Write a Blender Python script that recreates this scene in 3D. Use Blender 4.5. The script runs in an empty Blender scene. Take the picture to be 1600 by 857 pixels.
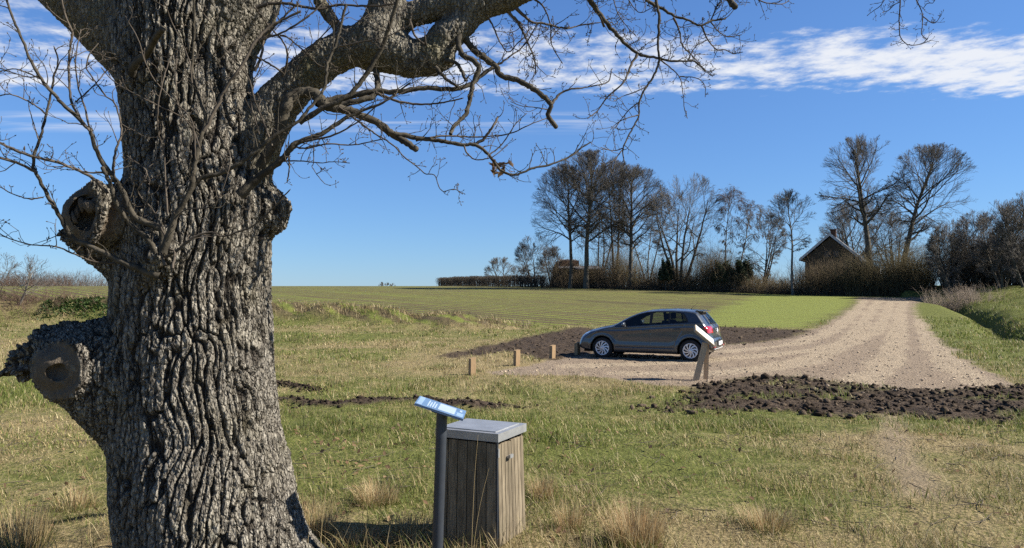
import bpy, bmesh, math, random
import numpy as np
from mathutils import Vector, Matrix

R = math.radians
scene = bpy.context.scene
COL = scene.collection

# ------------------------------------------------------------------ camera
CAM_H = 1.8
FPX = 1155.0                       # focal length in pixels of the 1600 px wide photograph
PITCH = math.atan(26.5 / FPX)
cam_d = bpy.data.cameras.new('camera')
cam_d.sensor_width = 36.0
cam_d.lens = FPX / 1600 * 36.0
cam_d.clip_start = 0.05
cam_d.clip_end = 9000
cam = bpy.data.objects.new('camera', cam_d)
COL.objects.link(cam)
cam.location = (0, 0, CAM_H)
cam.rotation_euler = (R(90) + PITCH, 0, 0)
scene.camera = cam

# ------------------------------------------------------------------ light and sky
SUN_AZ = R(94)                     # clockwise from +Y
SUN_EL = R(37)
world = bpy.data.worlds.new('World')
scene.world = world
world.use_nodes = True
nt = world.node_tree
nt.nodes.clear()
def WN(t, **k):
    n = nt.nodes.new(t)
    for a, v in k.items(): setattr(n, a, v)
    return n
def wl(a, b): nt.links.new(a, b)
w_out = WN('ShaderNodeOutputWorld')
w_bg = WN('ShaderNodeBackground')
w_bg.inputs['Strength'].default_value = 0.083
sky = WN('ShaderNodeTexSky', sky_type='NISHITA')
sky.sun_disc = False
sky.sun_elevation = SUN_EL
sky.sun_rotation = SUN_AZ
sky.altitude = 30
sky.air_density = 1.0
sky.dust_density = 0.0
sky.ozone_density = 6.0
def wmath(op, a, b=None, clamp=False):
    n = WN('ShaderNodeMath', operation=op); n.use_clamp = clamp
    for i, v in enumerate((a, b)):
        if v is None: continue
        if isinstance(v, (int, float)): n.inputs[i].default_value = v
        else: wl(v, n.inputs[i])
    return n.outputs[0]
def wsmooth(v, lo, hi, a=0.0, b=1.0):
    n = WN('ShaderNodeMapRange', interpolation_type='SMOOTHSTEP')
    n.inputs[1].default_value = lo; n.inputs[2].default_value = hi
    n.inputs[3].default_value = a; n.inputs[4].default_value = b
    wl(v, n.inputs[0]); return n.outputs[0]
def wnoise(vec, scale, detail, rough=0.55):
    n = WN('ShaderNodeTexNoise'); n.inputs['Scale'].default_value = scale
    n.inputs['Detail'].default_value = detail; n.inputs['Roughness'].default_value = rough
    wl(vec, n.inputs['Vector']); return n
tc = WN('ShaderNodeTexCoord')
sep = WN('ShaderNodeSeparateXYZ'); wl(tc.outputs['Generated'], sep.inputs[0])
zc = wmath('MAXIMUM', sep.outputs[2], 0.02)
u = wmath('DIVIDE', sep.outputs[0], zc)          # a cloud layer seen in perspective: plane coordinates
v = wmath('DIVIDE', sep.outputs[1], zc)
comb = WN('ShaderNodeCombineXYZ'); wl(u, comb.inputs[0]); wl(v, comb.inputs[1])
n_big = wnoise(comb.outputs[0], 0.9, 3)
n_puff = wnoise(comb.outputs[0], 5.6, 8, 0.62)
mp = WN('ShaderNodeMapping'); mp.inputs['Scale'].default_value = (0.5, 2.6, 1); mp.inputs['Location'].default_value = (3.1, 1.7, 0)
wl(comb.outputs[0], mp.inputs[0])
n_str = wnoise(mp.outputs[0], 1.2, 4)
# main band
vj = wmath('ADD', v, wmath('MULTIPLY', wmath('SUBTRACT', n_big.outputs[0], 0.5), 0.75))
band = wmath('MULTIPLY', wsmooth(vj, 2.62, 2.95), wsmooth(vj, 3.55, 3.95, 1.0, 0.0))
bandr = wmath('MULTIPLY', wsmooth(vj, 2.95, 3.15), wsmooth(vj, 3.45, 3.6, 1.0, 0.0))
bandr = wmath('MULTIPLY', bandr, wsmooth(u, 0.9, 1.7))
dens = wmath('ADD', wmath('MULTIPLY', band, 0.62), wmath('MULTIPLY', bandr, 0.24))
cl = wmath('ADD', dens, wmath('MULTIPLY', wmath('SUBTRACT', n_puff.outputs[0], 0.5), 1.7))
m1 = wmath('MULTIPLY', wsmooth(cl, 0.38, 0.95), wsmooth(band, 0.0, 0.35))
# thin streaks lower down
st = wmath('MULTIPLY', wsmooth(v, 4.05, 4.25), wsmooth(v, 4.35, 4.75, 1.0, 0.0))
st = wmath('MULTIPLY', st, wsmooth(n_str.outputs[0], 0.42, 0.62))
st = wmath('MULTIPLY', st, wsmooth(u, 0.35, 0.75, 0.62, 0.0))
# upper left veil
vl = wmath('MULTIPLY', wsmooth(u, -1.6, -0.9, 1.0, 0.0), wsmooth(n_puff.outputs[0], 0.42, 0.72))
vl = wmath('MULTIPLY', vl, wsmooth(v, 3.9, 3.2))
vl = wmath('MULTIPLY', vl, wsmooth(v, 1.4, 2.2))
mask = wmath('MAXIMUM', wmath('MAXIMUM', m1, st), wmath('MULTIPLY', vl, 0.6), clamp=True)
mask = wmath('MULTIPLY', mask, 0.9)
zen = wsmooth(sep.outputs[2], 0.30, 0.85, 1.0, 0.5)      # upper sky dimmed, to weaken its fill light on shaded sides
# the camera's rendition of the blue: a tone curve per channel on the sky's own colour
sc_ = WN('ShaderNodeSeparateColor'); wl(sky.outputs[0], sc_.inputs[0])
cc_ = WN('ShaderNodeCombineColor')
for i, (g_, a_) in enumerate(((.735, .523), (.73, .747), (.65, 1.034))):
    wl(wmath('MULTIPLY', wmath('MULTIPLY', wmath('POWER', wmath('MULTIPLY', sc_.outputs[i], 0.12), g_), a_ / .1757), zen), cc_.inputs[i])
mix = WN('ShaderNodeMix', data_type='RGBA')
wl(mask, mix.inputs[0]); wl(cc_.outputs[0], mix.inputs[6])
mix.inputs[7].default_value = (5.2, 5.3, 5.5, 1)
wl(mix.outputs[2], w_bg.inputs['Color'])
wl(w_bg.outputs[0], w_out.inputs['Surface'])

sun_d = bpy.data.lights.new('sun', 'SUN')
sun_d.energy = 5.0
sun_d.angle = R(0.53)
sun_d.color = (1.0, 0.93, 0.82)
sun = bpy.data.objects.new('sun', sun_d)
COL.objects.link(sun)
sd = Vector((math.sin(SUN_AZ) * math.cos(SUN_EL), math.cos(SUN_AZ) * math.cos(SUN_EL), math.sin(SUN_EL)))
sun.rotation_euler = sd.to_track_quat('Z', 'Y').to_euler()
sun.location = (30, 20, 40)

scene.view_settings.view_transform = 'Standard'
scene.view_settings.look = 'None'
scene.view_settings.gamma = 1
scene.view_settings.exposure = 1.08
scene.view_settings.use_curve_mapping = False
scene.cycles.max_bounces = 6
scene.cycles.transparent_max_bounces = 16
scene.cycles.use_denoising = False

# ------------------------------------------------------------------ numpy noise
def _h(ix, iy, iz, seed):
    with np.errstate(over='ignore'):
        n = ix.astype(np.uint32) * np.uint32(374761393) + iy.astype(np.uint32) * np.uint32(668265263) \
            + iz.astype(np.uint32) * np.uint32(2147483647 - 5242879) + np.uint32((seed * 974711 + 12345) & 0xffffffff)
        n = (n ^ (n >> np.uint32(13))) * np.uint32(1274126177)
        n = n ^ (n >> np.uint32(16))
        n = n * np.uint32(2246822519)
        return n ^ (n >> np.uint32(15))
def noise3(p, seed=0):
    """smooth value noise, -1..1"""
    i = np.floor(p).astype(np.int64); f = p - i
    f = f * f * f * (f * (f * 6 - 15) + 10)
    out = 0
    for dx in (0, 1):
        wx = f[:, 0] if dx else 1 - f[:, 0]
        for dy in (0, 1):
            wy = f[:, 1] if dy else 1 - f[:, 1]
            for dz in (0, 1):
                wz = f[:, 2] if dz else 1 - f[:, 2]
                hv = _h(i[:, 0] + dx, i[:, 1] + dy, i[:, 2] + dz, seed).astype(np.float64) / 4294967295.0
                out = out + hv * wx * wy * wz
    return out * 2 - 1
def noise2(x, y, seed=0):
    i = np.floor(x).astype(np.int64); j = np.floor(y).astype(np.int64)
    fx = x - i; fy = y - j
    fx = fx * fx * (3 - 2 * fx); fy = fy * fy * (3 - 2 * fy)
    z = np.zeros_like(i)
    g = lambda a, b: _h(i + a, j + b, z, seed).astype(np.float64) / 4294967295.0
    return ((g(0, 0) * (1 - fx) + g(1, 0) * fx) * (1 - fy) + (g(0, 1) * (1 - fx) + g(1, 1) * fx) * fy) * 2 - 1
def fbm2(x, y, s, oct=3, seed=0):
    o = 0; a = 1; t = 0
    for k in range(oct):
        o = o + a * noise2(x * s + 17.3 * k, y * s - 9.1 * k, seed + k); t += a; a *= .5; s *= 2.03
    return o / t
def fbm3(p, s, oct=3, seed=0):
    o = 0; a = 1; t = 0
    for k in range(oct):
        o = o + a * noise3(p * s + 13.7 * k, seed + k); t += a; a *= .5; s *= 2.03
    return o / t
def worley3(p, seed=0, ids=False):
    i = np.floor(p).astype(np.int64)
    f1 = np.full(len(p), 9.0); f2 = np.full(len(p), 9.0); hid = np.zeros(len(p))
    for dx in (-1, 0, 1):
        for dy in (-1, 0, 1):
            for dz in (-1, 0, 1):
                c0, c1, c2 = i[:, 0] + dx, i[:, 1] + dy, i[:, 2] + dz
                jx = _h(c0, c1, c2, seed) / 4294967295.0
                jy = _h(c0, c1, c2, seed + 1) / 4294967295.0
                jz = _h(c0, c1, c2, seed + 2) / 4294967295.0
                d = (c0 + jx - p[:, 0]) ** 2 + (c1 + jy - p[:, 1]) ** 2 + (c2 + jz - p[:, 2]) ** 2
                if ids: hid = np.where(d < f1, jz, hid)
                f2 = np.minimum(f2, np.maximum(f1, d)); f1 = np.minimum(f1, d)
    return (np.sqrt(f1), np.sqrt(f2), hid) if ids else (np.sqrt(f1), np.sqrt(f2))
def sstep(a, b, x):
    t = np.clip((x - a) / (b - a), 0, 1); return t * t * (3 - 2 * t)

# ------------------------------------------------------------------ object helpers
def tag(o, label=None, cat=None, group=None, kind=None):
    if label: o['label'] = label
    if cat: o['category'] = cat
    if group: o['group'] = group
    if kind: o['kind'] = kind
    return o
def empty(name, loc=(0, 0, 0), rotz=0.0):
    o = bpy.data.objects.new(name, None); COL.objects.link(o)
    o.location = loc; o.rotation_euler = (0, 0, rotz); o.empty_display_size = .2
    return o
def mesh_np(name, verts, faces, mat=None, parent=None, smooth=True, cols=None, attrs=None):
    """verts (N,3); faces = list of int arrays (M,k), k = 3 or 4"""
    me = bpy.data.meshes.new(name)
    verts = np.asarray(verts, dtype=np.float32)
    faces = [np.asarray(f, dtype=np.int32) for f in (faces if isinstance(faces, (list, tuple)) else [faces]) if len(f)]
    me.vertices.add(len(verts)); me.vertices.foreach_set('co', verts.ravel())
    tot = sum(f.size for f in faces); nf = sum(len(f) for f in faces)
    me.loops.add(tot); me.polygons.add(nf)
    me.loops.foreach_set('vertex_index', np.concatenate([f.ravel() for f in faces]))
    sizes = np.concatenate([np.full(len(f), f.shape[1], dtype=np.int32) for f in faces])
    starts = np.concatenate([[0], np.cumsum(sizes)[:-1]]).astype(np.int32)
    me.polygons.foreach_set('loop_start', starts)
    me.update(calc_edges=True)
    if smooth: me.polygons.foreach_set('use_smooth', np.ones(nf, dtype=bool))
    if cols is not None:
        a = me.attributes.new('col', 'FLOAT_COLOR', 'POINT')
        c = np.ones((len(verts), 4), dtype=np.float32); c[:, :3] = cols
        a.data.foreach_set('color', c.ravel())
    for k, vals in (attrs or {}).items():
        a = me.attributes.new(k, 'FLOAT', 'POINT')
        a.data.foreach_set('value', np.asarray(vals, dtype=np.float32))
    me.validate()
    o = bpy.data.objects.new(name, me); COL.objects.link(o)
    if mat: me.materials.append(mat)
    if parent: o.parent = parent
    return o
def bm_obj(name, bm, mat=None, parent=None, smooth=False, bevel=0):
    if bevel:
        es = [e for e in bm.edges if len(e.link_faces) == 2 and e.calc_face_angle(0) > .5]
        bmesh.ops.bevel(bm, geom=es, offset=bevel, segments=2, affect='EDGES', profile=.6)
    me = bpy.data.meshes.new(name); bm.to_mesh(me); bm.free()
    if smooth: me.polygons.foreach_set('use_smooth', np.ones(len(me.polygons), dtype=bool))
    o = bpy.data.objects.new(name, me); COL.objects.link(o)
    if mat: me.materials.append(mat)
    if parent: o.parent = parent
    return o
def add_box(bm, x0, x1, y0, y1, z0, z1, M=None):
    vs = [bm.verts.new(Vector(c)) for c in ((x0, y0, z0), (x1, y0, z0), (x1, y1, z0), (x0, y1, z0), (x0, y0, z1), (x1, y0, z1), (x1, y1, z1), (x0, y1, z1))]
    if M is not None:
        for w in vs: w.co = M @ w.co
    for f in ((3, 2, 1, 0), (4, 5, 6, 7), (0, 1, 5, 4), (1, 2, 6, 5), (2, 3, 7, 6), (3, 0, 4, 7)):
        bm.faces.new([vs[i] for i in f])
    return vs
def add_beam(bm, p, q, w, h, up=(0, 0, 1)):
    """box of section w x h from p to q"""
    p, q = Vector(p), Vector(q); d = (q - p); L = d.length; d.normalize()
    s = d.cross(Vector(up)); s.normalize(); t = s.cross(d)
    M = Matrix((( s.x, d.x, t.x, p.x), (s.y, d.y, t.y, p.y), (s.z, d.z, t.z, p.z), (0, 0, 0, 1)))
    return add_box(bm, -w / 2, w / 2, 0, L, -h / 2, h / 2, M)
def tubes(pts, rad, S=4, cap=True):
    """batch of tubes: pts (B,K,3), rad (B,K) -> verts, quads, tris"""
    pts = np.asarray(pts, float); rad = np.asarray(rad, float)
    B, K, _ = pts.shape
    tan = np.gradient(pts, axis=1)
    tan /= np.linalg.norm(tan, axis=2, keepdims=True) + 1e-9
    mean = pts[:, -1] - pts[:, 0]
    mean /= np.linalg.norm(mean, axis=1, keepdims=True) + 1e-9
    ref = np.where(np.abs(mean[:, 2:3]) < .75, np.array([[0, 0, 1.0]]), np.array([[1.0, 0.13, 0]]))
    a = np.cross(tan, ref[:, None, :]); a /= np.linalg.norm(a, axis=2, keepdims=True) + 1e-9
    b = np.cross(tan, a)
    ang = np.arange(S) * 2 * np.pi / S
    ring = a[:, :, None, :] * np.cos(ang)[None, None, :, None] + b[:, :, None, :] * np.sin(ang)[None, None, :, None]
    V = (pts[:, :, None, :] + ring * rad[:, :, None, None]).reshape(-1, 3)
    base = (np.arange(B) * K * S)[:, None, None]
    k = np.arange(K - 1)[None, :, None] * S
    s = np.arange(S)[None, None, :]; s2 = (s + 1) % S
    Q = np.stack([base + k + s, base + k + S + s, base + k + S + s2, base + k + s2], axis=-1).reshape(-1, 4)
    return V, Q
class Geo:
    def __init__(s): s.V = []; s.Q = []; s.T = []; s.C = []; s.n = 0
    def add(s, V, Q=None, T=None, C=None):
        s.V.append(np.asarray(V, float))
        if Q is not None and len(Q): s.Q.append(np.asarray(Q) + s.n)
        if T is not None and len(T): s.T.append(np.asarray(T) + s.n)
        if C is not None: s.C.append(np.asarray(C, float) * np.ones((len(V), 3)))
        s.n += len(V)
    def build(s, name, mat, parent=None, smooth=True):
        f = []
        if s.Q: f.append(np.concatenate(s.Q))
        if s.T: f.append(np.concatenate(s.T))
        return mesh_np(name, np.concatenate(s.V), f, mat, parent, smooth, np.concatenate(s.C) if s.C else None)
def resample(P, n):
    P = np.asarray(P, float)
    if len(P) > 2:   # Catmull-Rom
        Q = np.vstack([2 * P[0] - P[1], P, 2 * P[-1] - P[-2]]); out = []
        for i in range(1, len(Q) - 2):
            t = np.linspace(0, 1, 7)[:-1, None]
            p0, p1, p2, p3 = Q[i - 1], Q[i], Q[i + 1], Q[i + 2]
            out.append(.5 * (2 * p1 + (p2 - p0) * t + (2 * p0 - 5 * p1 + 4 * p2 - p3) * t ** 2 + (3 * p1 - p0 - 3 * p2 + p3) * t ** 3))
        P = np.vstack(out + [P[-1:]])
    d = np.concatenate([[0], np.cumsum(np.linalg.norm(np.diff(P, axis=0), axis=1))])
    t = np.linspace(0, d[-1], n)
    return np.stack([np.interp(t, d, P[:, k]) for k in range(P.shape[1])], axis=1)
def unit(a): return a / (np.linalg.norm(a, axis=-1, keepdims=True) + 1e-9)

# ------------------------------------------------------------------ materials
def new_mat(name):
    m = bpy.data.materials.new(name); m.use_nodes = True
    t = m.node_tree; t.nodes.clear()
    o = t.nodes.new('ShaderNodeOutputMaterial')
    return m, t, o
class NB:
    """small node builder"""
    def __init__(s, t): s.t = t
    def n(s, typ, **k):
        x = s.t.nodes.new(typ)
        for a, v in k.items(): setattr(x, a, v)
        return x
    def set(s, sock, v):
        if isinstance(v, bpy.types.NodeSocket): s.t.links.new(v, sock)
        elif isinstance(v, (tuple, list)) and len(v) == 3 and sock.type == 'RGBA': sock.default_value = (*v, 1)
        else: sock.default_value = v
    def math(s, op, a, b=0.0, clamp=False):
        x = s.n('ShaderNodeMath', operation=op); x.use_clamp = clamp
        s.set(x.inputs[0], a); s.set(x.inputs[1], b); return x.outputs[0]
    def ramp(s, v, lo, hi, a=0.0, b=1.0):
        x = s.n('ShaderNodeMapRange', interpolation_type='SMOOTHSTEP')
        for i, q in enumerate((v, lo, hi, a, b)): s.set(x.inputs[i], q)
        return x.outputs[0]
    def mix(s, f, a, b, mode='MIX'):
        x = s.n('ShaderNodeMix', data_type='RGBA', blend_type=mode)
        s.set(x.inputs[0], f); s.set(x.inputs[6], a); s.set(x.inputs[7], b); return x.outputs[2]
    def noise(s, vec, scale, detail=3, rough=.55, out=0):
        x = s.n('ShaderNodeTexNoise'); s.set(x.inputs['Vector'], vec)
        x.inputs['Scale'].default_value = scale; x.inputs['Detail'].default_value = detail; x.inputs['Roughness'].default_value = rough
        return x.outputs[out]
    def vor(s, vec, scale, feature='F1', out=0):
        x = s.n('ShaderNodeTexVoronoi', feature=feature); s.set(x.inputs['Vector'], vec); x.inputs['Scale'].default_value = scale
        return x.outputs[out]
    def mapping(s, vec, scale=(1, 1, 1), rot=(0, 0, 0)):
        x = s.n('ShaderNodeMapping'); s.set(x.inputs[0], vec)
        x.inputs['Scale'].default_value = scale; x.inputs['Rotation'].default_value = rot; return x.outputs[0]
    def attr(s, name, out='Fac'):
        x = s.n('ShaderNodeAttribute', attribute_name=name); return x.outputs[out]
    def bump(s, h, strength=.5, dist=.02):
        x = s.n('ShaderNodeBump'); x.inputs['Strength'].default_value = strength; x.inputs['Distance'].default_value = dist
        s.set(x.inputs['Height'], h); return x.outputs[0]
    def pbsdf(s, col, rough=.8, spec=.3, metal=0.0, normal=None, coat=0.0):
        x = s.n('ShaderNodeBsdfPrincipled'); s.set(x.inputs['Base Color'], col); s.set(x.inputs['Roughness'], rough)
        x.inputs['Specular IOR Level'].default_value = spec; x.inputs['Metallic'].default_value = metal
        x.inputs['Coat Weight'].default_value = coat; x.inputs['Coat Roughness'].default_value = .05
        if normal is not None: s.set(x.inputs['Normal'], normal)
        return x.outputs[0]
def mat_basic(name, col, rough=.7, spec=.3, metal=0.0, vary=.25, scale=6.0, bump=0.0, bscale=60.0, stretch=(1, 1, 1), coat=0.0):
    m, t, o = new_mat(name); b = NB(t)
    tc = b.n('ShaderNodeTexCoord').outputs['Object']
    vec = b.mapping(tc, stretch)
    f = b.noise(vec, scale, 4, .6)
    dark = tuple(c * (1 - vary) for c in col); light = tuple(min(1, c * (1 + vary)) for c in col)
    c = b.mix(b.ramp(f, .3, .7), dark, light)
    nrm = b.bump(b.noise(vec, bscale, 4, .6), .5, bump) if bump else None
    t.links.new(b.pbsdf(c, rough, spec, metal, nrm, coat), o.inputs[0])
    return m
def mat_leafy(name, rough=.6, transl=.35, vary=.15):
    """colour from the 'col' attribute, lets light through"""
    m, t, o = new_mat(name); b = NB(t)
    c = b.attr('col', 'Color')
    d = b.pbsdf(c, rough, .25)
    tr = b.n('ShaderNodeBsdfTranslucent'); b.set(tr.inputs[0], c)
    mx = b.n('ShaderNodeMixShader'); mx.inputs[0].default_value = transl
    t.links.new(d, mx.inputs[1]); t.links.new(tr.outputs[0], mx.inputs[2]); t.links.new(mx.outputs[0], o.inputs[0])
    return m
def mat_twig(name, col, vary=.3, rough=.85):
    m, t, o = new_mat(name); b = NB(t)
    g = b.n('ShaderNodeNewGeometry').outputs['Position']
    f = b.noise(g, 3.0, 3)
    c = b.mix(b.ramp(f, .3, .7), tuple(k * (1 - vary) for k in col), tuple(k * (1 + vary) for k in col))
    t.links.new(b.pbsdf(c, rough, .2), o.inputs[0])
    return m
# ------------------------------------------------------------------ terrain
def bump1(t, w): return np.exp(-(t / w) ** 2)
def base_h(x, y):
    x = np.asarray(x, float); y = np.asarray(y, float)
    yy = np.maximum(y, 1.0)
    a = x / yy
    yc = 115 - 35 * sstep(.10, .42, a)                 # distance of the rise's crest
    z = -.14 * sstep(6, 15, y)
    s = np.where(y < 28, 0, y - 28)
    soft = s * s / (s + 8)
    lim = yc - 28
    k = 12.0
    up = -np.logaddexp(-soft / k, -lim / k) * k + k * np.log1p(np.exp(-lim / k))   # soft minimum
    up = np.where(s > 0, up, 0)
    z = z + .034 * up
    z = z - .012 * np.maximum(y - yc - 25, 0) * (y > 0)
    return np.maximum(z, -14)
# the ditch on the right and its bank
DITCH = np.array([(40.0, 74.0), (36.0, 60.0), (29.5, 46.0), (24.6, 37.0), (21.2, 31.0), (19.5, 27.0)])
def seg_dist(x, y, P):
    best = np.full(x.shape, 1e9); side = np.zeros(x.shape); tt = np.zeros(x.shape)
    for i in range(len(P) - 1):
        ax, ay = P[i]; bx, by = P[i + 1]; dx, dy = bx - ax, by - ay
        L2 = dx * dx + dy * dy
        t = np.clip(((x - ax) * dx + (y - ay) * dy) / L2, 0, 1)
        d = np.hypot(x - ax - t * dx, y - ay - t * dy)
        m = d < best
        best = np.where(m, d, best); side = np.where(m, dx * (y - ay) - dy * (x - ax), side); tt = np.where(m, (i + t) / (len(P) - 1), tt)
    return best, side, tt
BANK = np.array([(-60.0, 40.0), (-40.0, 41.5), (-27.0, 43.0), (-14.0, 42.5), (-8.0, 40.5), (-3.0, 38.0), (0.5, 37.0)])
def terrain(x, y):
    x = np.asarray(x, float); y = np.asarray(y, float)
    z = base_h(x, y)
    d, side, t = seg_dist(x, y, DITCH)
    fade = sstep(1.0, .72, t) * sstep(0, .06, t)
    right = side > 0
    z = z - .85 * fade * bump1(d, .75)
    bankh = 1.1 * sstep(.5, 8.0, d) * sstep(60, 16, d) * sstep(1.0, .55, t)
    z = z + np.where(right & (y > 20), bankh * sstep(20, 32, y), 0)
    d, side, t = seg_dist(x, y, BANK)
    h = 1.05 * (1 - .78 * sstep(.35, 1.0, t))
    z = z + h * bump1(d, 1.9) * sstep(1.0, .93, t) * 1.0
    return z
def T1(x, y): return float(terrain(np.array([x]), np.array([y]))[0])
_cp, _sp = math.cos(PITCH), math.sin(PITCH)
def ray(px, py):
    dx = (px - 800) / FPX; dz = -(py - 428.5) / FPX
    d = np.array([dx, _cp - dz * _sp, _sp + dz * _cp]); return d / d[1]
def P3(px, py, Y):
    """world point seen at photo pixel (px,py) at distance Y in front of the camera"""
    return np.array([0, 0, CAM_H]) + ray(px, py) * Y
def at(px, py):
    """where the line of sight through (px,py) meets the ground"""
    d = ray(px, py); Y = np.exp(np.linspace(math.log(2.5), math.log(400), 6000))
    f = CAM_H + d[2] * Y - terrain(d[0] * Y, Y)
    k = np.nonzero(f < 0)[0]
    if len(k) == 0: i = len(Y) - 1
    else: i = k[0]
    return np.array([d[0] * Y[i], Y[i]])
def poly(pts): return np.array([at(*p) for p in pts])
def poly_sd(x, y, P):
    """signed distance, negative inside"""
    inside = np.zeros(x.shape, bool); best = np.full(x.shape, 1e9); n = len(P)
    for i in range(n):
        ax, ay = P[i]; bx, by = P[(i + 1) % n]; dx, dy = bx - ax, by - ay
        t = np.clip(((x - ax) * dx + (y - ay) * dy) / (dx * dx + dy * dy + 1e-9), 0, 1)
        best = np.minimum(best, np.hypot(x - ax - t * dx, y - ay - t * dy))
        c = ((ay > y) != (by > y)) & (x < dx * (y - ay) / (dy + (abs(dy) < 1e-9) * 1e-9) + ax)
        inside ^= c
    return np.where(inside, -best, best)
PAD = poly([(768, 585), (830, 588), (900, 588), (960, 591), (1010, 599), (1090, 603), (1200, 608), (1290, 612), (1390, 622), (1500, 626), (1600, 624),
            (1585, 602), (1562, 588), (1530, 572), (1500, 556), (1470, 528), (1440, 500), (1428, 482), (1440, 472), (1456, 464.5),
            (1343, 464.5), (1334, 478), (1314, 492), (1290, 504), (1255, 520), (1200, 532), (1130, 538), (1040, 540), (960, 545), (912, 553), (866, 563), (812, 574)])
SOIL_A = poly([(680, 556), (745, 545), (800, 531), (850, 522), (905, 512), (930, 514), (1000, 516), (960, 545), (912, 552), (866, 562), (835, 560), (790, 551), (740, 557), (700, 561)])
SOIL_B = poly([(1080, 511), (1130, 511), (1200, 513), (1262, 517), (1255, 523), (1200, 535), (1130, 541), (1060, 541)])
SOIL_C = poly([(1050, 640), (1085, 625), (1120, 608), (1180, 592), (1240, 591), (1300, 600), (1380, 607), (1470, 612), (1620, 606), (1700, 608), (1700, 660), (1600, 655), (1540, 662), (1480, 655), (1400, 648), (1330, 650), (1250, 646), (1180, 640), (1120, 645)])
FIELD_LO = np.array([at(*p) for p in [(-700, 478), (-200, 474), (0, 472), (165, 474), (420, 487), (560, 500), (650, 507), (740, 512), (850, 511), (920, 508), (1000, 509), (1080, 510), (1200, 512), (1262, 515), (1300, 500), (1322, 487), (1336, 476), (1345, 464.5)]])
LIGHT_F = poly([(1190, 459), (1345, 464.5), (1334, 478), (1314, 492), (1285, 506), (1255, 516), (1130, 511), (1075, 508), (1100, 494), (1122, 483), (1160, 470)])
PATH = np.array([at(*p) for p in [(1394, 646), (1398, 680), (1404, 705), (1420, 735), (1440, 770)]])
RUT = [np.array([at(*p) for p in q]) for q in ([(400, 620), (440, 625), (490, 632), (540, 634), (600, 627), (660, 627), (710, 634), (760, 635), (820, 638)], [(400, 598), (430, 602), (460, 606), (500, 611)])]
TRACKS = [np.array([at(*p) for p in q]) for q in (
    [(1376, 465.5), (1360, 490), (1338, 520), (1310, 545), (1255, 566), (1180, 578), (1100, 584), (980, 584)],
    [(1412, 465.5), (1406, 495), (1402, 525), (1395, 555), (1370, 585), (1330, 604)],
    [(1394, 465.5), (1384, 495), (1372, 515), (1330, 536), (1260, 549), (1160, 558), (1080, 566), (900, 572)],
    [(1436, 480), (1446, 515), (1462, 545), (1490, 575), (1530, 600)],
    [(1350, 470), (1330, 495), (1296, 520), (1230, 540), (1130, 550)])]
def field_sd(x, y):
    P = np.vstack([FIELD_LO, [[FIELD_LO[-1][0] + 1.0, 76.5], [12, 105], [-20, 150], [-60, 400], [-2500, 400], [-2500, FIELD_LO[0][1]]]])
    return poly_sd(x, y, P)
def masks(x, y):
    n1 = fbm2(x, y, .55, 3, 5); n2 = fbm2(x, y, 2.6, 2, 9)
    wob = .28 * n1 + .12 * n2
    sc = np.clip(np.asarray(y) / 22, .6, 2.2)
    d = {}
    g = sstep(.18, -.18, (poly_sd(x, y, PAD) + wob * 1.4) / sc)
    sa = sstep(.3, -.25, (poly_sd(x, y, SOIL_A) + wob * 1.5) / sc)
    sb = sstep(.3, -.25, (poly_sd(x, y, SOIL_B) + wob * 1.5) / sc)
    scm = sstep(.35, -.3, (poly_sd(x, y, SOIL_C) + wob * 1.8) / sc)
    rut = 0
    for i, r in enumerate(RUT):
        dd, _, tt = seg_dist(x, y, r)
        rut = np.maximum(rut, sstep(.28 - .06 * i, .10, dd + .20 * n1 + .12 * n2) * sstep(0, .1, tt) * sstep(1, .9, tt))
    pth, _, tp = seg_dist(x, y, PATH)
    d['bare'] = sstep(.4, .05, pth + .25 * n1) * .9
    soil = np.maximum.reduce([sa, sb, scm * (1 - .55 * sstep(.1, .5, fbm2(x, y, .9, 2, 31))), rut])
    f = sstep(.35, -.35, (field_sd(x, y) + wob * 1.3) / sc) * (1 - np.maximum(g, np.maximum(sa, sb)))
    d['soil'] = soil; d['gravel'] = g * (1 - scm * .96); d['crop'] = f; d['rut'] = rut + 0 * x; d['mound'] = scm
    tk = 0
    for q in TRACKS:
        dd = seg_dist(x, y, q)[0]; tk = np.maximum(tk, sstep(.62, .12, dd + .28 * n1))
    d['track'] = tk + 0 * x
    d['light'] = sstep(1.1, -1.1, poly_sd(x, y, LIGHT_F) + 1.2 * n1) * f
    d['dry'] = np.clip(.5 + .62 * fbm2(x, y, .22, 3, 77) + .25 * fbm2(x, y, 1.1, 2, 78) + .22 * sstep(34, 20, y) * sstep(5, 0, x) * sstep(17, 22, y)
                       + .25 * sstep(9, 5, y) * sstep(4, 1, x) - .45 * sstep(8, 18, x) * sstep(18, 26, y) - .35 * sstep(1.8, 3.4, x) * sstep(9, 11, y) * sstep(15, 13, y), 0, 1)
    return d
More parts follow.
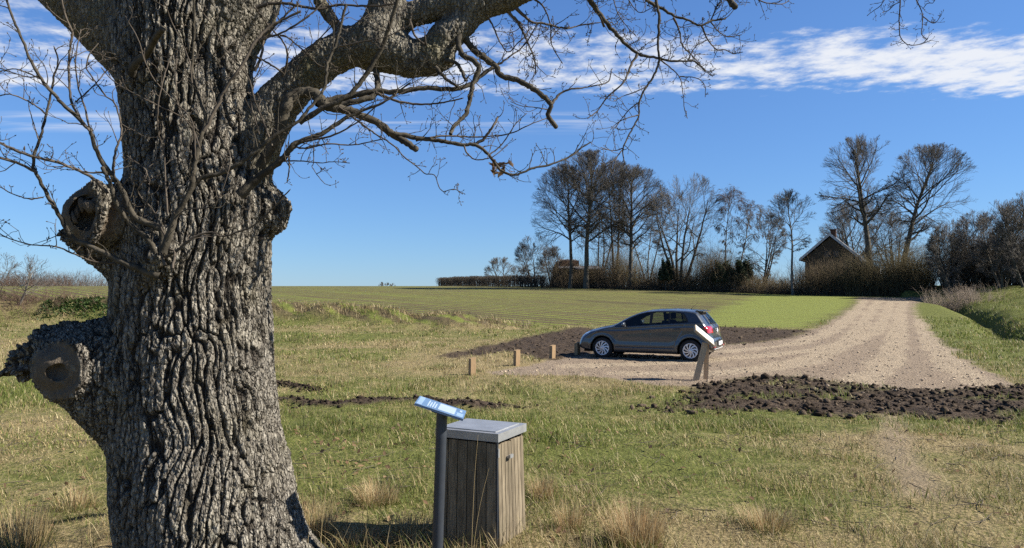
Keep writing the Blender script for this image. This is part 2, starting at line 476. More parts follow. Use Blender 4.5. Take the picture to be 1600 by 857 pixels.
def micro(x, y, m):
    near = sstep(90, 25, y)
    mead = (1 - m['crop']) * (1 - m['gravel']) * (1 - m['soil'])
    z = mead * (.045 * fbm2(x, y, 1.3, 3, 41) + .02 * fbm2(x, y, 5.0, 2, 43)) * near
    z += m['gravel'] * (.018 * fbm2(x, y, 2.2, 2, 45) + .022 * fbm2(x, y, 6.5, 2, 46)) * near
    clod = np.abs(fbm2(x, y, 2.3, 3, 51))
    z += np.maximum(m['soil'], m['mound'] * .6) * (1 - np.clip(m['rut'], 0, 1)) * (.075 * clod + .05 * fbm2(x, y, 6, 2, 53) - .02)
    z += m['mound'] * .01
    z += np.clip(m['rut'], 0, 1) * (.045 + .06 * fbm2(x, y, 2.6, 2, 57))
    z += m['crop'] * .02 * fbm2(x, y, .8, 2, 61) * near
    # tussocky banks
    d, side, t = seg_dist(x, y, BANK)
    z += bump1(d, 2.6) * .42 * fbm2(x, y, .75, 3, 63) * sstep(1.05, .9, t)
    d, side, t = seg_dist(x, y, DITCH)
    bk = np.where(side > 0, sstep(.3, 1.5, d) * sstep(26, 14, d), 0) * sstep(20, 30, y) * sstep(90, 70, y)
    z += bk * (.32 * np.abs(fbm2(x + y * .5, y * .9, .62, 3, 67)) + .1 * fbm2(x, y, 2.1, 2, 68))
    return z
def ground_h(x, y):
    x = np.asarray(x, float); y = np.asarray(y, float)
    return terrain(x, y) + micro(x, y, masks(x, y))
def G1(x, y): return float(ground_h(np.array([x]), np.array([y]))[0])

def spaced(start, segs):
    out = [start]; q = start
    for lim, mn, g in segs:
        while q < lim:
            q += max(mn, g * abs(q)); out.append(q)
    return np.array(out)
xp = spaced(0, [(6.7, .075, .011), (45, .08, .011), (400, .3, .05), (5000, 2, .25)])
xs = np.concatenate([-xp[:0:-1], xp])
yp = spaced(2.6, [(6.7, .07, .011), (85, .08, .0105), (400, .3, .03), (6000, 2, .2)])
ym = np.array([-3000, -800, -250, -80, -30, -12, -6, -3, -1, .3, 1.1, 1.8, 2.2])
ys = np.concatenate([ym, yp])
GX, GY = np.meshgrid(xs, ys)
gx, gy = GX.ravel(), GY.ravel()
M_ = masks(gx, gy)
gz = terrain(gx, gy) + micro(gx, gy, M_)
gv = np.stack([gx, gy, gz], 1)
nx, ny = len(xs), len(ys)
ii = (np.arange(ny - 1)[:, None] * nx + np.arange(nx - 1)[None, :]).ravel()
gq = np.stack([ii, ii + 1, ii + nx + 1, ii + nx], 1)

def ground_material():
    m, t, o = new_mat('ground'); b = NB(t)
    pos = b.n('ShaderNodeNewGeometry').outputs['Position']
    fine = b.noise(pos, 38, 5, .7); mid = b.noise(pos, 6, 4, .6); big = b.noise(pos, .6, 3)
    dry = b.attr('dry')
    # meadow: green blades over straw coloured thatch
    g1 = b.mix(b.ramp(mid, .3, .7), (.085, .098, .024), (.14, .152, .042))
    s1 = b.mix(b.ramp(fine, .3, .72), (.13, .10, .05), (.33, .265, .14))
    k = b.math('ADD', b.math('MULTIPLY', dry, .75), b.math('MULTIPLY', b.math('SUBTRACT', fine, .5), 1.1))
    k = b.math('ADD', k, b.math('MULTIPLY', b.math('SUBTRACT', mid, .5), .7))
    meadow = b.mix(b.ramp(k, .22, .72), g1, s1)
    meadow = b.mix(b.ramp(b.noise(pos, 17, 4, .7), .55, .72, 0, .65), meadow, (.035, .028, .014))
    meadow = b.mix(b.attr('bare'), meadow, b.mix(fine, (.17, .13, .085), (.3, .24, .16)))
    # soil
    soil = b.mix(b.ramp(b.noise(pos, 9, 5, .65), .3, .72), (.024, .017, .012), (.095, .07, .05))
    # gravel
    st = b.vor(pos, 24, 'F1', 1)
    hsv = b.n('ShaderNodeSeparateColor'); b.set(hsv.inputs[0], st)
    peb = b.mix(hsv.outputs[0], (.165, .125, .088), (.43, .355, .255))
    sand = b.mix(b.ramp(fine, .25, .75), (.255, .20, .14), (.385, .315, .225))
    grav = b.mix(b.ramp(b.noise(pos, 1.3, 4, .6), .4, .62), sand, peb)
    tr = b.noise(b.mapping(pos, (1.0, .3, 1), (0, 0, R(-30))), 2.2, 5, .65)
    tk = b.math('ADD', b.attr('track'), b.math('MULTIPLY', b.math('SUBTRACT', tr, .5), 1.3))
    grav = b.mix(b.ramp(tk, .1, .7, .62, 0), grav, b.mix(fine, (.12, .09, .068), (.26, .20, .15)))
    grav = b.mix(b.ramp(b.noise(pos, 4.3, 6, .75), .56, .72, 0, .6), grav, (.115, .085, .06))
    # crop: rows of young corn over soil
    rowv = b.mapping(pos, (1, 1, 1), (0, 0, R(52)))
    sx = b.n('ShaderNodeSeparateXYZ'); b.set(sx.inputs[0], rowv)
    w = b.math('SINE', b.math('ADD', b.math('MULTIPLY', sx.outputs[1], 5.2), b.math('MULTIPLY', mid, 3.0)))
    lines = b.noise(b.mapping(rowv, (.02, .55, 1)), 1.0, 6, .72)
    ck = b.math('ADD', b.math('MULTIPLY', w, .26), b.math('ADD', b.math('MULTIPLY', lines, 1.5), b.math('MULTIPLY', mid, .35)))
    ck = b.math('ADD', ck, b.math('MULTIPLY', big, .25))
    cgreen = b.mix(b.ramp(big, .3, .7), (.125, .148, .034), (.165, .18, .045))
    crop = b.mix(b.ramp(ck, .90, 1.24), (.105, .082, .046), cgreen)
    tram = b.noise(b.mapping(rowv, (.004, .22, 1)), 1.0, 4, .65)
    crop = b.mix(b.ramp(tram, .57, .66, 0, .55), crop, (.075, .06, .036))
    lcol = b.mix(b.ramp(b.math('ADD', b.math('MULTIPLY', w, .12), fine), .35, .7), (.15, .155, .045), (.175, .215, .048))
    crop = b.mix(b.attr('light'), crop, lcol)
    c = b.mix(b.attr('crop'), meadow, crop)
    c = b.mix(b.attr('gravel'), c, grav)
    c = b.mix(b.attr('soil'), c, soil)
    h = b.math('ADD', b.math('MULTIPLY', fine, .6), b.math('ADD', mid, b.math('MULTIPLY', b.vor(pos, 24), .35)))
    nrm = b.bump(h, .75, .07)
    t.links.new(b.pbsdf(c, .95, .12, 0, nrm), o.inputs[0])
    return m
MAT_G = ground_material()
gn = np.zeros_like(gv)   # vertex normals of the whole sheet, so that its zones join without a seam
e1 = gv[gq[:, 2]] - gv[gq[:, 0]]; e2 = gv[gq[:, 3]] - gv[gq[:, 1]]
fn = np.cross(e1, e2)
for k in range(4):
    for c in range(3): gn[:, c] += np.bincount(gq[:, k], fn[:, c], len(gv))
gn = unit(gn)
def zone_face(a): return a[gq].mean(1)
zf = np.stack([np.full(len(gq), .5), zone_face(M_['gravel']), zone_face(M_['soil']), zone_face(M_['crop'])], 1)
zone = zf.argmax(1)
for zi, nm in enumerate(('meadow', 'gravel_track', 'bare_soil', 'crop_field')):
    q = gq[zone == zi]
    used, inv = np.unique(q.ravel(), return_inverse=True)
    at_ = {k: M_[k][used] for k in ('soil', 'gravel', 'crop', 'dry', 'bare', 'light', 'track')}
    o = mesh_np(nm, gv[used], inv.reshape(-1, 4), MAT_G, attrs=at_)
    o.data.normals_split_custom_set_from_vertices(gn[used].astype(np.float32))
    tag(o, kind='structure')
# ------------------------------------------------------------------ the old oak
OY = 4.62                                  # distance of the oak
PX = OY / FPX                              # metres per photo pixel there
def bark_material():
    m, t, o = new_mat('oak_bark'); b = NB(t)
    pos = b.n('ShaderNodeTexCoord').outputs['Object']
    f = b.noise(b.mapping(pos, (1, 1, .35)), 34, 5, .65); g = b.noise(pos, 3.2, 4, .6); q = b.noise(pos, 110, 3, .6)
    c = b.mix(b.ramp(f, .3, .7), (.105, .093, .077), (.37, .34, .282))
    c = b.mix(b.ramp(q, .55, .85, 0, .4), c, (.48, .44, .37))
    c = b.mix(b.math('MULTIPLY', b.attr('deep'), .92), c, (.026, .021, .017))  # furrows: darker bark of their own, plus shade put into the colour
    c = b.mix(b.math('MULTIPLY', b.ramp(g, .45, .75), b.math('ADD', .18, b.math('MULTIPLY', b.attr('limb'), .7))), c, (.21, .19, .09))
    c = b.mix(b.attr('wood'), c, b.mix(f, (.07, .055, .04), (.17, .138, .102)))
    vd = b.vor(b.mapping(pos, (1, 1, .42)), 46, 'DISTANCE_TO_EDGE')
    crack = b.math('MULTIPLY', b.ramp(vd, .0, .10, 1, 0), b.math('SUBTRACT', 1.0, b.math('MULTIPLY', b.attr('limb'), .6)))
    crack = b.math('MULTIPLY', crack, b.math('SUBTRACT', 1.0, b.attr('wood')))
    c = b.mix(b.math('MULTIPLY', crack, .5), c, (.035, .028, .022))  # shade inside the cracks painted as dark lines
    lich = b.ramp(b.noise(pos, 7.5, 5, .7), .60, .70, 0, .35)
    c = b.mix(b.math('MULTIPLY', lich, b.math('SUBTRACT', 1.0, b.attr('deep'))), c, (.36, .36, .29))
    c = b.mix(b.math('MULTIPLY', b.attr('limb'), .30), c, (.05, .045, .025))
    h = b.math('ADD', b.math('MULTIPLY', f, .8), b.math('ADD', b.math('MULTIPLY', q, .6), b.math('MULTIPLY', b.math('MULTIPLY', b.ramp(vd, 0, .2), .9), b.math('SUBTRACT', 1.0, b.attr('wood')))))
    t.links.new(b.pbsdf(c, .9, .18, 0, b.bump(h, 1.0, .018)), o.inputs[0])
    return m
MAT_BARK = bark_material()
MAT_TWIG = mat_twig('oak_twig', (.085, .07, .055), .35)

# skeleton: chains of (px, py, radius px, distance)
def chain(pts, Y=OY):
    return [(P3(p[0], p[1], p[3] if len(p) > 3 else Y), p[2] * (p[3] if len(p) > 3 else Y) / FPX) for p in pts]
TRUNK = chain([(353, 985, 171), (348, 925, 149), (341, 872, 135), (328, 815, 132), (318, 750, 130), (309, 690, 124), (304, 620, 120), (302, 540, 117), (301, 460, 114), (305, 400, 111), (313, 330, 108), (303, 250, 99), (294, 170, 95), (288, 100, 100), (293, 40, 100)])
LIMBS = [
    chain([(240, 70, 78), (160, -8, 76), (60, -98, 70, 4.7), (-80, -190, 62, 4.8), (-230, -300, 52, 4.9)]),
    chain([(310, 50, 88), (342, 0, 88), (372, -70, 80, 4.7), (405, -170, 70, 4.8), (430, -300, 62, 4.95), (420, -480, 52, 5.1)]),
    chain([(355, 300, 54), (396, 226, 42), (432, 163, 33), (474, 122, 29), (512, 92, 29), (550, 73, 30), (588, 66, 35)]),
    chain([(588, 70, 40), (640, 92, 29), (675, 92, 25), (692, 92, 18)]),
    chain([(672, 88, 24), (697, 58, 25), (722, 36, 22), (740, 14, 22)]),
    chain([(588, 70, 36), (606, 44, 24), (640, 24, 18), (690, 9, 20), (740, 5, 27), (790, -5, 24), (835, -26, 20), (900, -58, 17)]),
    chain([(588, 66, 34), (596, 30, 28), (612, -20, 27), (640, -120, 24, 4.8), (650, -220, 20, 4.9)]),
    chain([(548, 62, 10), (530, 44, 8.5), (516, 26, 9), (500, 4, 8.5), (492, -30, 8)]),
]
BUMPS = [
    chain([(280, 335, 70), (205, 342, 58, 4.45), (165, 342, 52, 4.36), (148, 340, 46, 4.30)]),     # upper knot
    chain([(215, 412, 50, 4.5), (150, 392, 24, 4.4), (118, 374, 17, 4.38), (96, 364, 7, 4.36)]),    # ragged spur under it
    chain([(262, 360, 52, 4.35), (256, 402, 36, 4.22), (238, 430, 24, 4.22)]),                      # root of the shoots
    chain([(392, 322, 58), (412, 330, 40), (422, 342, 26)]),                                         # burr on the right
    chain([(438, 322, 9), (447, 322, 8)]),
    chain([(260, 590, 90), (190, 578, 72, 4.45), (135, 572, 58, 4.36), (105, 574, 46, 4.3)]),       # lower knot
    chain([(200, 540, 50, 4.5), (130, 545, 42, 4.45), (80, 552, 34, 4.42), (45, 562, 24, 4.4), (22, 570, 12, 4.4)]),   # broken stub
    chain([(190, 530, 32, 4.6), (110, 525, 20, 4.6), (72, 525, 12, 4.6)]),
    chain([(215, 655, 60, 4.5), (180, 625, 55, 4.42), (150, 600, 50, 4.38)]),
]
ROOTS = [[(P3(350, 900, OY), .36), (np.array([P3(352, 985, OY)[0] + 1.0 * math.cos(a), OY + 1.0 * math.sin(a), -.16]), .10)] for a in (.1, 1.2, 2.2, 3.3, 4.2, 5.3)]
def cone_sd(p, a, ra, b, rb):
    ab = b - a; L2 = ab @ ab
    t = np.clip(((p - a) @ ab) / L2, 0, 1)
    return np.linalg.norm(p - a - t[:, None] * ab, axis=1) - (ra + (rb - ra) * t)
def smin(a, b, k):
    h = np.clip(.5 + .5 * (b - a) / k, 0, 1)
    return b + (a - b) * h - k * h * (1 - h)
def chain_sd(p, c):
    d = np.full(len(p), 1e9)
    for i in range(len(c) - 1): d = np.minimum(d, cone_sd(p, c[i][0], c[i][1], c[i + 1][0], c[i + 1][1]))
    return d
def ring_sd(p, c, n, R0, r, sq=1.0):
    """torus of radius R0 around axis n"""
    q = p - c; h = q @ n
    rad = np.linalg.norm(q - h[:, None] * n, axis=1)
    return np.hypot(rad - R0, h) - r
K1C = P3(140, 335, 4.22); K1N = unit(np.array([-.60, -.78, .10]))
K2C = P3(104, 580, 4.22); K2N = unit(np.array([-.30, -.95, .05]))
def oak_sd(p):
    d = chain_sd(p, TRUNK)
    for c in LIMBS: d = smin(d, chain_sd(p, c), .05)
    for c in BUMPS: d = smin(d, chain_sd(p, c), .045)
    for c in ROOTS: d = smin(d, chain_sd(p, c), .16)
    d = smin(d, ring_sd(p, K1C, K1N, .150 + .02 * fbm3(p, 6, 1, 93), .032), .03)
    d = smin(d, ring_sd(p, K2C + K2N * .015, K2N, .140 + .022 * fbm3(p, 6, 1, 91), .033), .025)
    # hollows inside the two collars
    for c, n, r, asp in ((K1C, K1N, .120, 1.0), (K2C, K2N, .100, 1.55)):
        u_ = unit(np.cross(n, [0, .1, 1.0])); v_ = np.cross(u_, n)
        q = p - (c - n * .02 + u_ * (.0 if asp == 1 else .015)); h = q @ n
        e = np.sqrt((q @ u_ / r) ** 2 + (q @ v_ * asp / r) ** 2 + (h / .12) ** 2) - 1
        d = -smin(-d, e * .085, .02)
    return d
def build_oak():
    # coarse hull of overlapping cones, fused by a voxel remesh and pulled onto the smooth surface
    bm = bmesh.new()
    def ball(c, r):
        bmesh.ops.create_icosphere(bm, subdivisions=2, radius=r, matrix=Matrix.Translation(Vector(c)))
    for c in [TRUNK] + LIMBS + BUMPS + ROOTS:
        for i in range(len(c) - 1):
            (a, ra), (b_, rb) = c[i], c[i + 1]
            L = np.linalg.norm(b_ - a); n = max(2, int(L / (min(ra, rb) * .45)) + 1)
            for t in np.linspace(0, 1, n): ball(a + (b_ - a) * t, (ra + (rb - ra) * t) * 1.02)
    for c, n, R0, r in ((K1C, K1N, .155, .038), (K2C + K2N * .015, K2N, .140, .044)):
        q = np.cross(n, [0, 0, 1.0]); q = unit(q); w = np.cross(q, n)
        for k in range(26):
            a = k * 2 * math.pi / 26; ball(c + R0 * (math.cos(a) * q + math.sin(a) * w), r)
    me = bpy.data.meshes.new('hull'); bm.to_mesh(me); bm.free()
    o = bpy.data.objects.new('hull', me); COL.objects.link(o)
    md = o.modifiers.new('r', 'REMESH'); md.mode = 'VOXEL'; md.voxel_size = .0138
    ev = o.evaluated_get(bpy.context.evaluated_depsgraph_get())
    m2 = bpy.data.meshes.new_from_object(ev)
    p = np.empty(len(m2.vertices) * 3); m2.vertices.foreach_get('co', p); p = p.reshape(-1, 3)
    act = np.arange(len(p))
    for it in range(9):                      # slide along the normals onto the blended surface
        nr = np.empty(len(p) * 3); m2.vertices.foreach_get('normal', nr); nr = nr.reshape(-1, 3)
        d = oak_sd(p[act])
        p[act] -= nr[act] * np.clip(d, -.03, .03)[:, None]
        act = act[np.abs(d) > .0025]
        m2.vertices.foreach_set('co', p.ravel()); m2.update()
        if len(act) < 50: break
    # relax the inside of the hollows
    ed = np.empty(len(m2.edges) * 2, dtype=np.int32); m2.edges.foreach_get('vertices', ed); ed = ed.reshape(-1, 2)
    hol = np.zeros(len(p), bool)
    for c, n, R0 in ((K1C, K1N, .135), (K2C, K2N, .125)):
        rel = p - c; h = rel @ n; hol |= (np.linalg.norm(rel - h[:, None] * n, axis=1) < R0) & (h < .03) & (h > -.3)
    deg = np.bincount(ed.ravel(), minlength=len(p))[:, None]
    for _ in range(14):
        acc = np.stack([np.bincount(ed[:, 0], p[ed[:, 1], k], len(p)) + np.bincount(ed[:, 1], p[ed[:, 0], k], len(p)) for k in range(3)], 1) / np.maximum(deg, 1)
        p[hol] = .4 * p[hol] + .6 * acc[hol]
    m2.vertices.foreach_set('co', p.ravel()); m2.update()
    m2.vertices.foreach_set('co', p.ravel())
    o.modifiers.clear(); o.data = m2
    md = o.modifiers.new('s', 'SUBSURF'); md.levels = 1; md.render_levels = 1
    ev = o.evaluated_get(bpy.context.evaluated_depsgraph_get())
    m3 = bpy.data.meshes.new_from_object(ev)
    bpy.data.objects.remove(o)
    nv = len(m3.vertices)
    p = np.empty(nv * 3); m3.vertices.foreach_get('co', p); p = p.reshape(-1, 3)
    nr = np.empty(nv * 3); m3.vertices.foreach_get('normal', nr); nr = nr.reshape(-1, 3)
    q = np.empty(len(m3.loops), dtype=np.int32); m3.loops.foreach_get('vertex_index', q); q = q.reshape(-1, 4)
    # bark relief: long furrowed plates along the trunk, finer on the limbs, none in the hollows
    dT = chain_sd(p, TRUNK); dL = np.full(nv, 1e9); ldir = np.tile([.8, 0, .6], (nv, 1)).astype(float)
    for c in LIMBS:
        for i in range(len(c) - 1):
            dd = cone_sd(p, c[i][0], c[i][1], c[i + 1][0], c[i + 1][1]); m = dd < dL
            dL[m] = dd[m]; ldir[m] = unit(c[i + 1][0] - c[i][0])
    dB = np.full(nv, 1e9)
    for c in BUMPS: dB = np.minimum(dB, chain_sd(p, c))
    wl_ = sstep(.02, -.06, dL - dT)                # on a limb
    wb_ = sstep(.03, -.03, dB - np.minimum(dT, dL))
    wr = np.stack([fbm3(p, 2.2, 2, s) for s in (1, 4)], 1) * .075 + np.stack([fbm3(p, 7.5, 2, s) for s in (8, 11)], 1) * .018
    a = np.stack([(p[:, 0] + wr[:, 0]) / .044, (p[:, 1] + wr[:, 1]) / .044, p[:, 2] / .85 + .35 * fbm3(p, 3, 2, 21)], 1)
    f1, f2 = worley3(a, 3); ridT = sstep(.02, .17, f2 - f1)
    a = np.stack([(p[:, 0] + wr[:, 1]) / .024, (p[:, 1] + wr[:, 0]) / .024, p[:, 2] / .085], 1)
    f1, f2, hh = worley3(a, 9, True); rid2 = .8 * sstep(.0, .2, f2 - f1) + .35 * hh
    a = p / .024 + np.stack([fbm3(p, 9, 2, s) for s in (31, 33, 35)], 1) * .5
    f1, f2, hh = worley3(a, 15, True); ridF = .7 * sstep(.0, .3, f2 - f1) + .4 * hh
    fine = fbm3(p * np.array([1, 1, .4]), 40, 3, 51)
    big = fbm3(p, 3.1, 2, 61)
    wood = np.zeros(nv)
    for c, n, R0 in ((K1C, K1N, .155), (K2C, K2N, .150)):
        rel = p - c; h = rel @ n; rad = np.linalg.norm(rel - h[:, None] * n, axis=1)
        wood = np.maximum(wood, sstep(R0 + .025, R0 - .015, rad + .02 * fbm3(p, 9, 2, 87)) * sstep(-.22, -.05, h))
    lower = chain_sd(p, BUMPS[5]) < .03
    dis = (1 - wl_) * (1 - wb_ * .75) * (.029 * (ridT - .8) + .011 * (rid2 - .7)) + wl_ * (.005 * (rid2 - .6) + .006 * (ridF - .6)) + wb_ * (1 - wl_) * (.014 * (rid2 - .6) + .008 * (ridF - .6) + .012 * big)
    dis = dis + wood * (.007 * fbm3(p, 16, 2, 81) + .010 * fbm3(p, 5, 2, 83))
    dis = dis * (1 - .0 * wood) - .93 * wood * (dis - wood * (.007 * fbm3(p, 16, 2, 81) + .010 * fbm3(p, 5, 2, 83))) + .0065 * fine * (1 - .7 * wood) + .012 * big * (1 - wood)
    # broken ends are splintered
    for c, rr in ((BUMPS[6][-1][0], .34), (BUMPS[6][-2][0], .34), (BUMPS[7][-1][0], .3), (BUMPS[1][-1][0], .12)):
        w = sstep(rr, rr * .3, np.linalg.norm(p - c, axis=1))
        sp = (np.abs(fbm3(p * np.array([.28, 1, 1.5]), 20, 2, 71)) - .25) * (1 - wood)
        dis = dis + w * .06 * sp
    p2 = p + nr * dis[:, None]
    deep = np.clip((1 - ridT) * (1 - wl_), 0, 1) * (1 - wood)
    root = empty('oak_tree', (float(TRUNK[0][0][0]), OY, 0))
    tag(root, 'huge old leafless oak with deeply furrowed bark, two hollow knots and long bare branches', 'tree')
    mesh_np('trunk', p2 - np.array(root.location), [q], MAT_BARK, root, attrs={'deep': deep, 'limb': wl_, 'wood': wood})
    bpy.data.meshes.remove(m2); bpy.data.meshes.remove(m3)
    return root
oak = build_oak()

rng = np.random.default_rng(7)
def grow(out, pts, rad, n, Lr, depth, up=.25, t0=.12, t1=1.0, rmin=.0011):
    """kinked oak twigs with buds along a polyline (pts in world space)"""
    K = len(pts)
    seg = np.linalg.norm(np.diff(pts, axis=0), axis=1); cum = np.concatenate([[0], np.cumsum(seg)])
    for j in range(n):
        s = (t0 + (t1 - t0) * (j + rng.random()) / n) * cum[-1]
        i = min(int(np.searchsorted(cum, s)), K - 1); i = max(i, 1)
        f = (s - cum[i - 1]) / (seg[i - 1] + 1e-9)
        p = pts[i - 1] + (pts[i] - pts[i - 1]) * f
        r0 = rad[i - 1] + (rad[i] - rad[i - 1]) * f
        tn = unit(pts[i] - pts[i - 1])
        d = unit(tn * rng.uniform(.3, .9) + unit(rng.normal(size=3)) * .85 + np.array([0, 0, up]))
        L = rng.uniform(*Lr) * (.6 + .4 * rng.random())
        k = 6; q = [p]; dd = d
        for m in range(k - 1):
            dd = unit(dd + rng.normal(size=3) * .24 + np.array([0, 0, .06])); q.append(q[-1] + dd * L / (k - 1))
        q = np.array(q); ra = min(r0 * .62, .0032)
        r = np.linspace(max(ra, rmin * 1.25), rmin, k)
        out.append((q, r))
        if depth > 0: grow(out, q, r, int(rng.integers(2, 4)), (L * .25, L * .5), depth - 1, up, .3, 1.0, rmin)
def bud(q, r):
    """append a swollen bud at the tip"""
    d = unit(q[-1] - q[-2]); e = q[-1]
    return np.vstack([q, e + d * .003, e + d * .007, e + d * .012]), np.concatenate([r, [.0028, .0026, .0004]])
oakloc = np.array(oak.location)
NBR = [0]
def branch(pts, r0, r1, Y0=4.5, Y1=None, tw=0, L=(.06, .26), depth=1, up=.25, sag=0.0, t0=.12, buds=True, blunt=False, name='branch', close=None):
    """one traced branch of the oak with its own twigs"""
    Y1 = Y0 if Y1 is None else Y1
    n = len(pts)
    d = np.concatenate([[0], np.cumsum(np.hypot(*np.diff(np.array(pts, float)[:, :2], axis=0).T))]); d /= d[-1]
    Yv = Y0 + (Y1 - Y0) * d + .06 * np.sin(d * 7 + r0 + NBR[0]) * d
    W = np.array([P3(p[0], p[1], y) for p, y in zip(pts, Yv)])
    rad = (r0 + (r1 - r0) * d ** .55) * Yv / FPX
    m = max(8, int(n * 5))
    A = resample(np.hstack([W, rad[:, None]]), m)
    q, r = A[:, :3].copy(), np.maximum(A[:, 3], .0012)
    amp = np.clip(r * .22, 0, .0022)[:, None]
    q[1:-1] += rng.normal(size=(m - 2, 3)) * amp[1:-1]
    r = r * (1 + .06 * rng.normal(size=m))
    if blunt: r = np.concatenate([r, r[-1:] * .75]); q = np.vstack([q, q[-1] + (q[-1] - q[-2]) * .25]); r = np.concatenate([r, [1e-4]]); q = np.vstack([q, q[-1]])
    g = Geo()
    V, Q = tubes(q[None], r[None], 8 if r0 > 3 else 6)
    g.add(V - oakloc, Q)
    out = []
    if tw: grow(out, q, r, int(tw * 1.45 + .5), L, depth, up, t0)
    if r1 < 1.6 and not blunt: out.append((q[-2:], r[-2:]))
    for a, b_ in out:
        if buds: a, b_ = bud(a, b_)
        V, Q = tubes(a[None], b_[None], 4); g.add(V - oakloc, Q)
    g.build(name, MAT_BARK2 if r0 > 3.2 else MAT_TWIG, oak)
    NBR[0] += 1
    return q, r
MAT_BARK2 = mat_basic('oak_branch_bark', (.062, .054, .041), .9, .15, vary=.4, scale=14, bump=.01, bscale=55)
B = branch
# --- right-hand limbs
B([(405, 262), (432, 215), (447, 168), (455, 152), (477, 144), (497, 150), (500, 163)], 8, 9, 4.45, 4.38, 2)
B([(497, 150), (510, 166), (545, 173), (560, 179), (590, 192), (611, 209), (630, 220), (651, 234)], 9, 5, 4.38, 4.5, 5, blunt=True)
B([(606, 206), (625, 211), (653, 216), (691, 221), (723, 227), (742, 226), (763, 241), (775, 258), (784, 267), (805, 274), (835, 262), (860, 258), (896, 242), (906, 233), (922, 223)], 5, 1.1, 4.45, 4.7, 17, (.05, .3), 1, .4)
B([(650, 220), (690, 213), (735, 214), (770, 213), (800, 208), (835, 192), (858, 184)], 2, .8, 4.5, 4.8, 7)
B([(742, 226), (757, 216), (772, 195), (778, 183)], 3, 1.8, 4.55, 4.55, 2)
B([(765, 242), (785, 225), (805, 195), (822, 178)], 1.3, .7, 4.6, 4.7, 3)
B([(725, 228), (730, 240), (745, 250), (770, 245), (792, 228)], 1.5, .7, 4.5, 4.4, 3)
B([(500, 160), (545, 151), (587, 143), (620, 144), (662, 138), (697, 140), (730, 135), (751, 119), (772, 104)], 6.5, 3, 4.4, 4.62, 8, (.08, .35))
B([(588, 146), (620, 158), (640, 162), (667, 163), (690, 161), (722, 154)], 3, 1.1, 4.42, 4.3, 6, (.05, .25))
B([(500, 170), (530, 164), (560, 158), (584, 150), (590, 130), (587, 108)], 4.5, 5, 4.36, 4.55, 2)
B([(735, 30), (720, 47), (716, 68), (723, 86), (741, 96), (748, 108), (740, 128), (735, 150), (733, 162), (727, 180), (711, 196), (704, 210)], 6, 3, 4.6, 4.4, 12, (.06, .26))
B([(740, 30), (726, 55), (737, 75), (755, 89), (774, 103), (781, 117), (807, 126), (828, 135), (842, 145), (861, 164), (856, 180), (869, 199)], 6.5, 3.6, 4.6, 4.75, 9, (.06, .25), blunt=True)
B([(861, 164), (878, 145), (900, 139), (925, 135), (950, 128), (955, 110)], 2.5, .8, 4.75, 5, 4)
B([(858, 172), (835, 168), (815, 166), (800, 160)], 1.0, .6, 4.75, 4.6, 3)
B([(695, 95), (712, 98), (722, 112), (727, 126)], 3.5, 2.4, 4.55, 4.5, 3, blunt=True)
B([(680, 105), (700, 126), (722, 140)], 3.5, 2, 4.52, 4.5, 7, (.06, .22))
B([(760, 20), (790, 80), (808, 68), (818, 60), (826, 48)], 1.6, .8, 4.62, 4.6, 5)
B([(790, 14), (811, 38), (823, 63), (835, 93), (837, 115)], 3, 1, 4.62, 4.8, 12, (.08, .35), 2, -.1)
B([(803, 10), (830, 34), (850, 37), (885, 45), (905, 40), (935, 36)], 3, .9, 4.62, 4.9, 11, (.06, .3), 2, 0)
B([(820, -10), (848, 10), (860, 40), (862, 70), (878, 98)], 2, .7, 4.62, 4.9, 9, (.06, .25), 1, 0)
B([(774, 103), (792, 92), (820, 70), (838, 40)], 2, .8, 4.68, 4.8, 4)
B([(640, 30), (648, 55), (664, 70), (664, 58)], 2.2, 1.5, 4.5, 4.5, 3)
# --- the long bough above the frame and what hangs from it
B([(850, -34), (900, -58), (960, -66), (1040, -70), (1110, -62), (1180, -72), (1260, -84), (1340, -75), (1410, -62), (1480, -56)], 17, 5, 4.62, 5.9, 0)
B([(895, -58), (908, -36), (922, 0), (943, 30), (967, 58), (989, 79), (1001, 86), (1028, 91), (1052, 96), (1080, 95), (1091, 100), (1102, 112)], 7, 1.1, 4.7, 5.0, 18, (.07, .32), 2, .1)
B([(938, 24), (944, 42)], 2.6, 2, 4.8, 4.8, 0, blunt=True)
B([(1022, -68), (1025, -30), (1025, 0), (1030, 30), (1028, 67), (1030, 94), (1022, 118), (1010, 137), (999, 158), (998, 182), (989, 200), (978, 221), (973, 234), (975, 252)], 3.6, 1, 4.95, 4.8, 16, (.05, .2), 1, -.1)
B([(998, 180), (980, 185), (965, 192), (955, 202)], 1.2, .6, 4.8, 4.7, 3)
B([(1012, 135), (990, 145), (975, 150), (960, 158)], 1.2, .6, 4.85, 4.8, 3)
B([(999, 160), (985, 170), (972, 185), (962, 200)], 1.2, .6, 4.8, 4.9, 4)
B([(974, 232), (958, 236), (940, 231)], 1, .6, 4.8, 4.8, 3)
B([(974, 233), (958, 252), (946, 262)], 1, .6, 4.8, 4.75, 3)
B([(995, 86), (986, 103), (973, 130), (949, 152), (934, 173), (919, 185)], 2.6, .8, 4.88, 4.75, 10, (.06, .2))
B([(970, -66), (990, -28), (1010, 0), (1034, 14), (1054, 26), (1075, 31), (1094, 40), (1112, 33), (1133, 30)], 4.6, 1.3, 4.9, 5.2, 14, (.07, .3), 2, .3)
B([(1096, 40), (1105, 61), (1119, 77), (1133, 78), (1145, 84), (1159, 82)], 1.8, .6, 5.15, 5.2, 10, (.05, .2), 1, .2)
B([(1052, 28), (1061, 47), (1066, 70), (1080, 86), (1094, 100)], 1.9, .8, 5.05, 5.1, 8, (.06, .22))
